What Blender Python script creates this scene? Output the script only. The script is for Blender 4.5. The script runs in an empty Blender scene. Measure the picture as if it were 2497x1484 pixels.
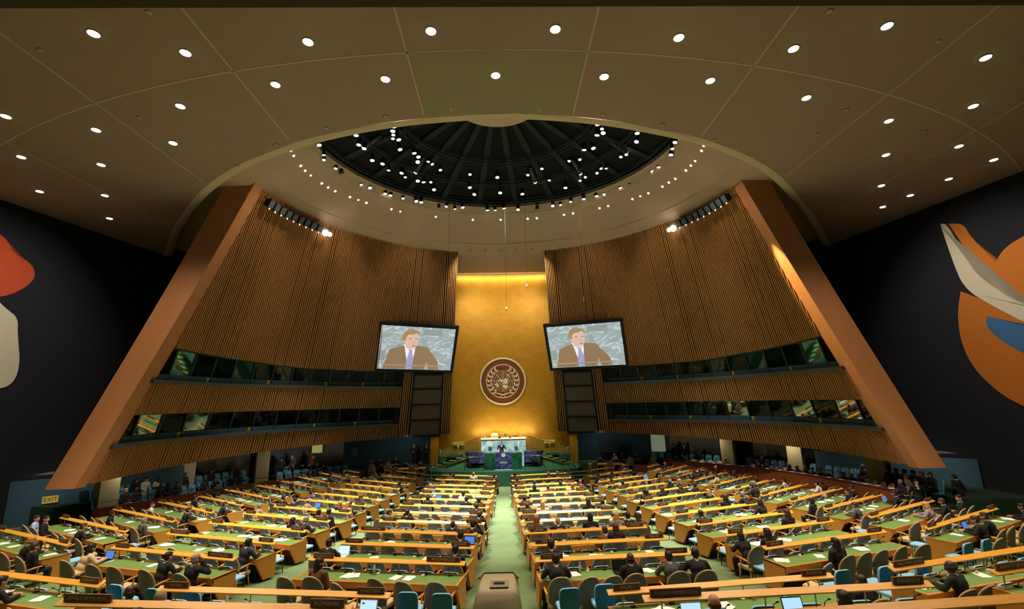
import bpy, bmesh, math, random
from mathutils import Vector, Matrix
R = math.radians
PI = math.pi
random.seed(7)
SC = bpy.context.scene
COL = SC.collection

# ------------------------------------------------------------------ camera
cam_d = bpy.data.cameras.new('camera'); cam = bpy.data.objects.new('camera', cam_d); COL.objects.link(cam)
cam_d.sensor_fit = 'HORIZONTAL'; cam_d.sensor_width = 36.0; cam_d.lens = 36.0 * 1150 / 2497
cam_d.clip_end = 300
def _cam():
    p, y, r = R(11.7), R(1.25), R(1.2)
    fwd = Vector((math.sin(y)*math.cos(p), math.cos(y)*math.cos(p), math.sin(p)))
    right = Vector((math.cos(y), -math.sin(y), 0)); up = right.cross(fwd)
    rr = right*math.cos(r) - up*math.sin(r); uu = up*math.cos(r) + right*math.sin(r)
    m = Matrix((rr, uu, -fwd)).transposed().to_4x4(); m.translation = (0, 0, 5.8)
    cam.matrix_world = m
_cam()
SC.camera = cam

# ------------------------------------------------------------------ world and exposure
w = bpy.data.worlds.new('world'); SC.world = w; w.use_nodes = True
w.node_tree.nodes['Background'].inputs[0].default_value = (.75, .8, 1, 1)
w.node_tree.nodes['Background'].inputs[1].default_value = 0.0
SC.view_settings.view_transform = 'Standard'; SC.view_settings.look = 'None'
SC.view_settings.gamma = 1; SC.view_settings.use_curve_mapping = False
SC.view_settings.exposure = 0.0
SC.cycles.use_denoising = True
SC.cycles.max_bounces = 6; SC.cycles.diffuse_bounces = 3; SC.cycles.glossy_bounces = 3
SC.cycles.transmission_bounces = 4; SC.cycles.transparent_max_bounces = 6
SC.cycles.sample_clamp_indirect = 4; SC.cycles.caustics_reflective = False; SC.cycles.caustics_refractive = False

# ------------------------------------------------------------------ lamps of the hall
def lamp(name, kind, loc, target, power, col=(1, .9, .76), size=.3, angle=80, blend=.6, sy=None):
    d = bpy.data.lights.new(name, kind); d.energy = power; d.color = col
    if kind == 'SPOT': d.spot_size = R(angle); d.spot_blend = blend; d.shadow_soft_size = size
    elif kind == 'AREA':
        d.size = size
        if sy: d.shape = 'RECTANGLE'; d.size_y = sy
    else: d.shadow_soft_size = size
    o = bpy.data.objects.new(name, d); COL.objects.link(o); o.location = loc
    o.rotation_euler = (Vector(target) - Vector(loc)).to_track_quat('-Z', 'Y').to_euler()
    return o
DC = (-.1, 21.7)     # dome centre in plan
STAGE = (1, .955, .88); WARM = (1, .82, .60)
# theatre spotlights hung in the dome, aimed at the seating and the stage
for az, tx, ty, e, ang in ((0, 0, 30, 19000, 40), (40, 2, 24, 17000, 46), (-40, -2, 24, 17000, 46), (90, 7, 24, 14000, 50), (-90, -7, 24, 14000, 50),
                      (150, 6, 15, 11000, 52), (-150, -6, 15, 11000, 52), (65, 12, 30, 8000, 40), (-65, -12, 30, 8000, 40), (120, 12, 19, 9000, 46), (-120, -12, 19, 9000, 46)):
    a = R(az); p = (DC[0]+7.4*math.sin(a), DC[1]+7.4*math.cos(a), 19.2)
    lamp('spot_lamp', 'SPOT', p, (tx, ty, .5), e, STAGE, .25, ang, .5)
lamp('spot_lamp', 'SPOT', (-1.2, 26.4, 19.3), (0, 37.8, 2.0), 24000, (1, .97, .93), .15, 13, .4)
lamp('spot_lamp', 'SPOT', (0, 29.5, 19.1), (0, 37.8, 1.0), 9000, STAGE, .2, 34, .6)
# ceiling downlights over the near seats (the fittings themselves are built below)
for x, y in ((-12, 14), (-5, 13.5), (2.5, 13.4), (9, 13.9), (15, 17), (-15, 18), (-5, 10), (5, 10), (13.5, 11), (-13.5, 11)):
    lamp('downlight_lamp', 'SPOT', (x, y, 16.05), (x, y, 0), 3300, WARM, .8, 115, .9)
# small downlights in the inner ceiling wash the slatted walls
for az in (-80, -55, -30, 30, 55, 80):
    a = R(az); p = (DC[0]+9.4*math.sin(a), DC[1]+9.4*math.cos(a), 19.0)
    lamp('wallwash_lamp', 'SPOT', p, (DC[0]+16.5*math.sin(a), DC[1]+16.5*math.cos(a), 6.5), 1150, WARM, .2, 74, .9)
# lamps for the gold wall: two spotlights, a strip along its top and an uplight hidden behind the high podium
for s_ in (-1, 1): lamp('gold_lamp', 'SPOT', (s_*3, 33.0, 16.75), (s_*.8, 40.6, 9.0), 1500, (1, .86, .62), .2, 90, .9)
o = lamp('strip_lamp', 'AREA', (0, 40.0, 16.9), (0, 40.5, 14), 120, (1, .84, .5), 8.0, sy=.1); o.rotation_euler = (R(35), 0, 0)
o = lamp('uplight_lamp', 'AREA', (0, 39.5, 3.3), (0, 40.6, 5.0), 75, (1, .86, .5), 5.0, sy=.15)
# fill lights added under the gallery soffits, beside the stage and in the side lobbies
for s_ in (-1, 1):
    for x, y, z, e in ((19.5, 26.5, 2.9, 22), (18.0, 31.0, 2.9, 22), (15.2, 35.8, 3.0, 26)): lamp('gallery_fill', 'AREA', (s_*x, y, z), (s_*x*1.03, y, 0), e, (1, .85, .65), .6)
    lamp('stage_side_fill', 'SPOT', (s_*7.5, 38.6, 3.1), (s_*8.5, 41.2, 1.8), 42, (.85, .95, 1), .3, 130, .9)
    lamp('lobby_fill', 'SPOT', (s_*21.3, 23.0, 3.6), (s_*22.2, 27.6, 1.0), 160, (.85, .95, 1), .3, 95, .9)
    lamp('mural_lamp', 'SPOT', (s_*16.5, 19.5, 16.0), (s_*24.7, 22.5, 9.5), 3000, (1, .9, .8), .3, 75, .9)
# the narrow beam that grazes the right-hand wall
lamp('beam_lamp', 'SPOT', (11.9, 23.6, 16.2), (14.75, 22.5, 11.2), 15000, (1, .76, .34), .06, 15, .6)

# ------------------------------------------------------------------ materials
def lin(c):
    if isinstance(c, str):
        c = tuple(int(c[i:i+2], 16)/255 for i in (0, 2, 4))
    return tuple((v/12.92 if v <= .04045 else ((v+.055)/1.055)**2.4) for v in c) + (1,)
MATS = {}
def mat(name, col, rough=.6, metal=0, noise=0, nscale=8, bump=0, emit=0, ecol=None, stretch=None, spec=None, coat=0):
    if name in MATS: return MATS[name]
    m = bpy.data.materials.new(name); m.use_nodes = True; nt = m.node_tree; b = nt.nodes['Principled BSDF']
    c = lin(col); b.inputs['Base Color'].default_value = c; b.inputs['Roughness'].default_value = rough
    b.inputs['Metallic'].default_value = metal
    if spec is not None: b.inputs['Specular IOR Level'].default_value = spec
    if coat: b.inputs['Coat Weight'].default_value = coat; b.inputs['Coat Roughness'].default_value = .15
    if noise or bump:
        tc = nt.nodes.new('ShaderNodeTexCoord'); n = nt.nodes.new('ShaderNodeTexNoise'); n.inputs['Scale'].default_value = nscale
        n.inputs['Detail'].default_value = 5
        src = tc.outputs['Object']
        if stretch:
            mp = nt.nodes.new('ShaderNodeMapping'); mp.inputs['Scale'].default_value = stretch
            nt.links.new(src, mp.inputs[0]); src = mp.outputs[0]
        nt.links.new(src, n.inputs['Vector'])
        if noise:
            mx = nt.nodes.new('ShaderNodeMix'); mx.data_type = 'RGBA'
            mx.inputs['A'].default_value = tuple(v*(1-noise) for v in c[:3])+(1,)
            mx.inputs['B'].default_value = tuple(min(1, v*(1+noise)) for v in c[:3])+(1,)
            nt.links.new(n.outputs['Fac'], mx.inputs['Factor']); nt.links.new(mx.outputs['Result'], b.inputs['Base Color'])
        if bump:
            bp = nt.nodes.new('ShaderNodeBump'); bp.inputs['Strength'].default_value = bump; bp.inputs['Distance'].default_value = .02
            nt.links.new(n.outputs['Fac'], bp.inputs['Height']); nt.links.new(bp.outputs[0], b.inputs['Normal'])
    if emit:
        b.inputs['Emission Color'].default_value = lin(ecol or col); b.inputs['Emission Strength'].default_value = emit
    MATS[name] = m
    return m
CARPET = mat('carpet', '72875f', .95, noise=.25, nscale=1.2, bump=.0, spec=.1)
STAGECARPET = mat('stage_carpet', '33604a', .95, noise=.3, nscale=1.5, spec=.1)
LEDGE = mat('ledge_wood', 'e6a43a', .38, noise=.25, nscale=3, stretch=(1, 12, 12))
WOOD = mat('desk_wood', 'cb8636', .42, noise=.25, nscale=4, stretch=(1, 8, 8))
LEATHER = mat('desk_leather', '6c8f48', .55, noise=.12, nscale=6)
DARKPANEL = mat('dark_panel', '1b1a18', .7)
SHELL = mat('chair_shell', '736752', .75, noise=.1, nscale=20)
BEIGE = mat('chair_beige', 'cdb083', .8, noise=.08, nscale=20)
ARMWOOD = mat('arm_wood', 'd79a42', .4, noise=.15, nscale=6)
BLUE = mat('blue_fabric', '2f7898', .85, noise=.08, nscale=20)
PALEBLUE = mat('pale_blue_fabric', '86bde0', .85, noise=.06, nscale=20)
STEEL = mat('dark_metal', '2a2622', .45, metal=.6)
POST = mat('post_metal', 'b8b8a8', .3, metal=.8)
PAPER = mat('paper', 'fbfaf4', .8)
PLATE = mat('plate_face', '4a3626', .5)
PLATEWOOD = mat('plate_wood', '8a5a34', .5)
LETTER = mat('plate_letters', 'fff4dc', .6)
FIN = mat('fin_veneer', 'ad7448', .55, noise=.10, nscale=1.2, stretch=(1, 1, .3))
SLAT = mat('slat_wood', 'ae7c48', .5, noise=.28, nscale=3, stretch=(3, 3, .15))
SLATBACK = mat('slat_backing', '140d08', .9)
PLASTER = mat('ceiling_plaster', 'ac9183', .9, noise=.06, nscale=.8)
PLASTER2 = mat('inner_ceiling_plaster', 'd0b49e', .9, noise=.06, nscale=.8)  # paler than the front plaster: dome light put into its colour
PANEL = mat('ceiling_panel', 'a3977c', .9, noise=.05, nscale=.8)
SEAM = mat('ceiling_seam', 'd2c2b2', .9)
LIP = mat('ceiling_lip', 'e8cfb4', .8)  # light catching the ceiling edge is put into this paler colour
NAVY = mat('wall_navy', '191920', .9, noise=.1, nscale=.6)
TEAL = mat('wall_teal', '2c4a50', .8, noise=.1, nscale=.8)
BLUEGREY = mat('wall_bluegrey', '33525e', .8)
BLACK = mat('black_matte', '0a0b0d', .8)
DOMEBLACK = mat('dome_black', '06080b', .9)
RIB = mat('dome_rib', '222e36', .8)
TRUSS = mat('truss_metal', '33424c', .6, metal=.4)
CAN = mat('lamp_can', '202428', .5, metal=.5)
GLOW = mat('lamp_glow', 'ffffff', .5, emit=9, ecol='fff4e0')
GLOWS = mat('lamp_glow_small', 'ffffff', .5, emit=7, ecol='fff4e0')
DEADGLASS = mat('sprinkler', 'c8b89a', .5)
REDWOOD = mat('parapet_wood', '8a3f1c', .5, noise=.25, nscale=2, stretch=(6, 6, .5))
DARKREDWOOD = mat('parapet_dark_wood', '4a2013', .5, noise=.2, nscale=2, stretch=(6, 6, .5))
COLUMN = mat('column_stone', 'a79b74', .8, noise=.1, nscale=2)
LAPDARK = mat('laptop_black', '141414', .4)
LAPSCR = mat('laptop_screen', '9fc4ea', .4, emit=1.3)
LAPSCR2 = mat('laptop_screen_blue', '3f74c8', .4, emit=.9)
EYE = mat('eye_dark', '1a1210', .3)
COLLAR = mat('collar_white', 'e6e2da', .8)
SHOE = mat('shoe_black', '0f0e0e', .4)
SKIN = {'l': mat('skin_light', 'cf9274', .55), 'm': mat('skin_mid', 'a06a48', .55), 'd': mat('skin_dark', '4a2c20', .5)}
HAIR = {'k': mat('hair_black', '14100f', .6), 'b': mat('hair_brown', '3c2416', .6), 'g': mat('hair_grey', '857f78', .7),
        'y': mat('hair_blond', 'b88c50', .6), 'o': mat('hair_auburn', '8a4a22', .6)}
CLOTH = {'k': mat('cloth_black', '151316', .85), 'n': mat('cloth_navy', '161a30', .85), 'g': mat('cloth_grey', '4c4a4c', .85),
         't': mat('cloth_taupe', '9c8468', .85), 'c': mat('cloth_cream', 'd8c49a', .85), 'w': mat('cloth_white', 'e2dccf', .85),
         'l': mat('cloth_lightblue', 'a8bde0', .85), 'r': mat('cloth_red', 'b02020', .85), 'm': mat('cloth_mauve', '8f7a86', .85),
         'b': mat('cloth_brown', '6a4526', .85)}
def gold_material():
    m = bpy.data.materials.new('gold_leaf_brick'); m.use_nodes = True; nt = m.node_tree; b = nt.nodes['Principled BSDF']
    b.inputs['Metallic'].default_value = .4; b.inputs['Roughness'].default_value = .42
    tc = nt.nodes.new('ShaderNodeTexCoord')
    mp = nt.nodes.new('ShaderNodeMapping'); mp.inputs['Rotation'].default_value = (R(90), 0, 0)
    br = nt.nodes.new('ShaderNodeTexBrick'); br.inputs['Scale'].default_value = 1.0
    br.inputs['Brick Width'].default_value = .42; br.inputs['Row Height'].default_value = .14; br.inputs['Mortar Size'].default_value = .006
    br.inputs['Color1'].default_value = lin('c98f1e'); br.inputs['Color2'].default_value = lin('b57d17'); br.inputs['Mortar'].default_value = lin('8a5c10')
    n = nt.nodes.new('ShaderNodeTexNoise'); n.inputs['Scale'].default_value = 1.3; n.inputs['Detail'].default_value = 6
    mx = nt.nodes.new('ShaderNodeMix'); mx.data_type = 'RGBA'; mx.inputs['B'].default_value = lin('d9a634')
    bp = nt.nodes.new('ShaderNodeBump'); bp.inputs['Strength'].default_value = .25; bp.inputs['Distance'].default_value = .03
    L = nt.links
    L.new(tc.outputs['Object'], mp.inputs[0]); L.new(mp.outputs[0], br.inputs['Vector']); L.new(tc.outputs['Object'], n.inputs['Vector'])
    L.new(br.outputs['Color'], mx.inputs['A']); L.new(n.outputs['Fac'], mx.inputs['Factor']); L.new(mx.outputs['Result'], b.inputs['Base Color'])
    L.new(n.outputs['Fac'], bp.inputs['Height']); L.new(bp.outputs[0], b.inputs['Normal'])
    return m
GOLD = gold_material()
def marble(name, c1, c2, scale, rough=.25):
    m = bpy.data.materials.new(name); m.use_nodes = True; nt = m.node_tree; b = nt.nodes['Principled BSDF']
    b.inputs['Roughness'].default_value = rough
    tc = nt.nodes.new('ShaderNodeTexCoord'); n = nt.nodes.new('ShaderNodeTexNoise'); n.inputs['Scale'].default_value = scale
    n.inputs['Detail'].default_value = 8; n.inputs['Distortion'].default_value = 1.6
    cr = nt.nodes.new('ShaderNodeValToRGB'); cr.color_ramp.elements[0].position = .38; cr.color_ramp.elements[0].color = lin(c1)
    cr.color_ramp.elements[1].position = .66; cr.color_ramp.elements[1].color = lin(c2)
    nt.links.new(tc.outputs['Object'], n.inputs['Vector']); nt.links.new(n.outputs['Fac'], cr.inputs[0]); nt.links.new(cr.outputs[0], b.inputs['Base Color'])
    return m
MARBLE_L = marble('pale_green_marble', '6c9898', 'b8ccca', 1.6)
MARBLE_D = marble('dark_blue_marble', '0e1836', '44507c', 2.4)
MARBLE_G = marble('dark_green_marble', '0c3a26', '1f5a3c', 1.6)
def glass_material(name, tint, refl):
    m = bpy.data.materials.new(name); m.use_nodes = True; nt = m.node_tree; nt.nodes.remove(nt.nodes['Principled BSDF'])
    out = nt.nodes['Material Output']; tr = nt.nodes.new('ShaderNodeBsdfTransparent'); tr.inputs[0].default_value = lin(tint)
    gl = nt.nodes.new('ShaderNodeBsdfGlossy'); gl.inputs['Roughness'].default_value = .04; gl.inputs['Color'].default_value = (.9, .95, .92, 1)
    fr = nt.nodes.new('ShaderNodeFresnel'); fr.inputs['IOR'].default_value = refl; mx = nt.nodes.new('ShaderNodeMixShader')
    nt.links.new(fr.outputs[0], mx.inputs[0]); nt.links.new(tr.outputs[0], mx.inputs[1]); nt.links.new(gl.outputs[0], mx.inputs[2])
    nt.links.new(mx.outputs[0], out.inputs[0])
    return m
GLASS = glass_material('booth_glass', 'a8b8b4', 1.32)
GLASSR = glass_material('booth_glass_bright', '8a9890', 1.7)
GLASS2 = glass_material('rail_glass', 'd8e8e4', 1.4)
FRAME = mat('window_frame', '1d2a30', .6)
SILL = mat('window_sill', '42484a', .5)

# ------------------------------------------------------------------ mesh helpers
def bx(bm, x0, x1, y0, y1, z0, z1, mi=0, M=None):
    vs = [Vector((x, y, z)) for z in (z0, z1) for y in (y0, y1) for x in (x0, x1)]
    if M: vs = [M @ v for v in vs]
    v = [bm.verts.new(p) for p in vs]
    for q in ((0, 2, 3, 1), (4, 5, 7, 6), (0, 1, 5, 4), (2, 6, 7, 3), (0, 4, 6, 2), (1, 3, 7, 5)):
        f = bm.faces.new([v[i] for i in q]); f.material_index = mi
def hexa(bm, P, mi=0):      # 8 points: bottom ring of 4 then top ring of 4
    v = [bm.verts.new(p) for p in P]
    for q in ((3, 2, 1, 0), (4, 5, 6, 7), (0, 1, 5, 4), (1, 2, 6, 5), (2, 3, 7, 6), (3, 0, 4, 7)):
        f = bm.faces.new([v[i] for i in q]); f.material_index = mi
def tube(bm, pts, r, n=8, mi=0, cap=True):
    rings = []; pts = [Vector(p) for p in pts]
    if not isinstance(r, (list, tuple)): r = [r]*len(pts)
    for i, p in enumerate(pts):
        d = (pts[min(i+1, len(pts)-1)] - pts[max(i-1, 0)]).normalized()
        a = d.cross(Vector((0, 0, 1)));  a = a.normalized() if a.length > 1e-3 else Vector((1, 0, 0)); b = d.cross(a)
        rings.append([bm.verts.new(p + (a*math.cos(t) + b*math.sin(t))*r[i]) for t in (2*PI*k/n for k in range(n))])
    for i in range(len(rings)-1):
        for k in range(n):
            f = bm.faces.new((rings[i][k], rings[i][(k+1) % n], rings[i+1][(k+1) % n], rings[i+1][k])); f.material_index = mi; f.smooth = True
    if cap:
        f = bm.faces.new(rings[0][::-1]); f.material_index = mi
        f = bm.faces.new(rings[-1]); f.material_index = mi
def ball(bm, c, r, u=12, v=8, mi=0, M=None):
    rx, ry, rz = (r, r, r) if not isinstance(r, (tuple, list)) else r
    mt = Matrix.Translation(c) @ (M or Matrix()) @ Matrix.Diagonal((rx, ry, rz, 1))
    g = bmesh.ops.create_uvsphere(bm, u_segments=u, v_segments=v, radius=1, matrix=mt)
    fs = {f for vt in g['verts'] for f in vt.link_faces}
    for f in fs: f.smooth = True; f.material_index = mi
def capsule(bm, a, b, ra, rb, n=10):
    a = Vector(a); b = Vector(b); tube(bm, [a, b], [ra, rb], n); ball(bm, a, ra, n, 6); ball(bm, b, rb, n, 6)
def disc(bm, c, r, n=20, mi=0, z=None):
    v = [bm.verts.new((c[0]+r*math.cos(2*PI*k/n), c[1]+r*math.sin(2*PI*k/n), c[2])) for k in range(n)]
    f = bm.faces.new(v[::-1]); f.material_index = mi
def prism(bm, poly, y0, y1, mi=0, M=None):    # poly in (x, z), extruded along y
    a = [Vector((x, y0, z)) for x, z in poly]; b = [Vector((x, y1, z)) for x, z in poly]
    if M: a = [M @ p for p in a]; b = [M @ p for p in b]
    va = [bm.verts.new(p) for p in a]; vb = [bm.verts.new(p) for p in b]; n = len(poly)
    f = bm.faces.new(va); f.material_index = mi; f = bm.faces.new(vb[::-1]); f.material_index = mi
    for i in range(n):
        f = bm.faces.new((va[i], vb[i], vb[(i+1) % n], va[(i+1) % n])); f.material_index = mi
NB = bmesh.new
def mesh(bm, name, mats):
    bmesh.ops.recalc_face_normals(bm, faces=bm.faces)
    me = bpy.data.meshes.new(name); bm.to_mesh(me); bm.free()
    for m in (mats if isinstance(mats, (list, tuple)) else [mats]): me.materials.append(m)
    return me
def obj(name, bm, mats, parent=None):
    me = bm if isinstance(bm, bpy.types.Mesh) else mesh(bm, name, mats)
    o = bpy.data.objects.new(name, me); COL.objects.link(o)
    if parent: o.parent = parent
    return o
def tag(o, label=None, cat=None, group=None, kind=None):
    if label: o['label'] = label
    if cat: o['category'] = cat
    if group: o['group'] = group
    if kind: o['kind'] = kind
    return o
def thing(name, label, cat, loc=(0, 0, 0), rz=0, group=None):
    o = bpy.data.objects.new(name, None); COL.objects.link(o); o.location = loc; o.rotation_euler = (0, 0, rz)
    o.empty_display_size = .2
    return tag(o, label, cat, group)
def struct(name, bm, mats, label=None):
    return tag(obj(name, bm, mats), label, None, None, 'structure')
def clone(root, loc, rz=0, label=None, group=None, cat=None, scale=None):
    r = root.copy(); COL.objects.link(r); r.location = loc; r.rotation_euler = (0, 0, rz)
    if scale: r.scale = scale
    if label: r['label'] = label
    if group: r['group'] = group
    if cat: r['category'] = cat
    for ch in list(root.children):
        c = ch.copy(); COL.objects.link(c); c.parent = r
        for g in ch.children:
            d = g.copy(); COL.objects.link(d); d.parent = c
    return r
def remove(root):
    for ch in list(root.children):
        for g in list(ch.children): bpy.data.objects.remove(g)
        bpy.data.objects.remove(ch)
    bpy.data.objects.remove(root)
def lerp(x, xs, ys):
    if x <= xs[0]: return ys[0]
    for i in range(1, len(xs)):
        if x <= xs[i]: return ys[i-1] + (ys[i]-ys[i-1])*(x-xs[i-1])/(xs[i]-xs[i-1])
    return ys[-1]
FY = [-4, 6.4, 8.3, 10.2, 12.3, 14.4, 16.8, 20, 22.4, 24.8, 28, 30.8, 33.6, 60]
FZ = [3.6, 2.2, 1.76, 1.25, 1.10, .92, .776, .6, .464, .32, .176, .08, 0, 0]
def floor_z(y): return lerp(y, FY, FZ)
ORD = ['first', 'second', 'third', 'fourth', 'fifth', 'sixth', 'seventh', 'eighth', 'ninth', 'tenth', 'eleventh', 'twelfth', 'thirteenth', 'fourteenth', 'fifteenth', 'sixteenth', 'seventeenth', 'eighteenth', 'nineteenth', 'twentieth']
for tn in ('twenty', 'thirty', 'forty', 'fifty', 'sixty', 'seventy'):
    if len(ORD) > 20: ORD.append(tn[:-1]+'ieth')
    ORD += [tn+'-'+u for u in ORD[:9]]

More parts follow.
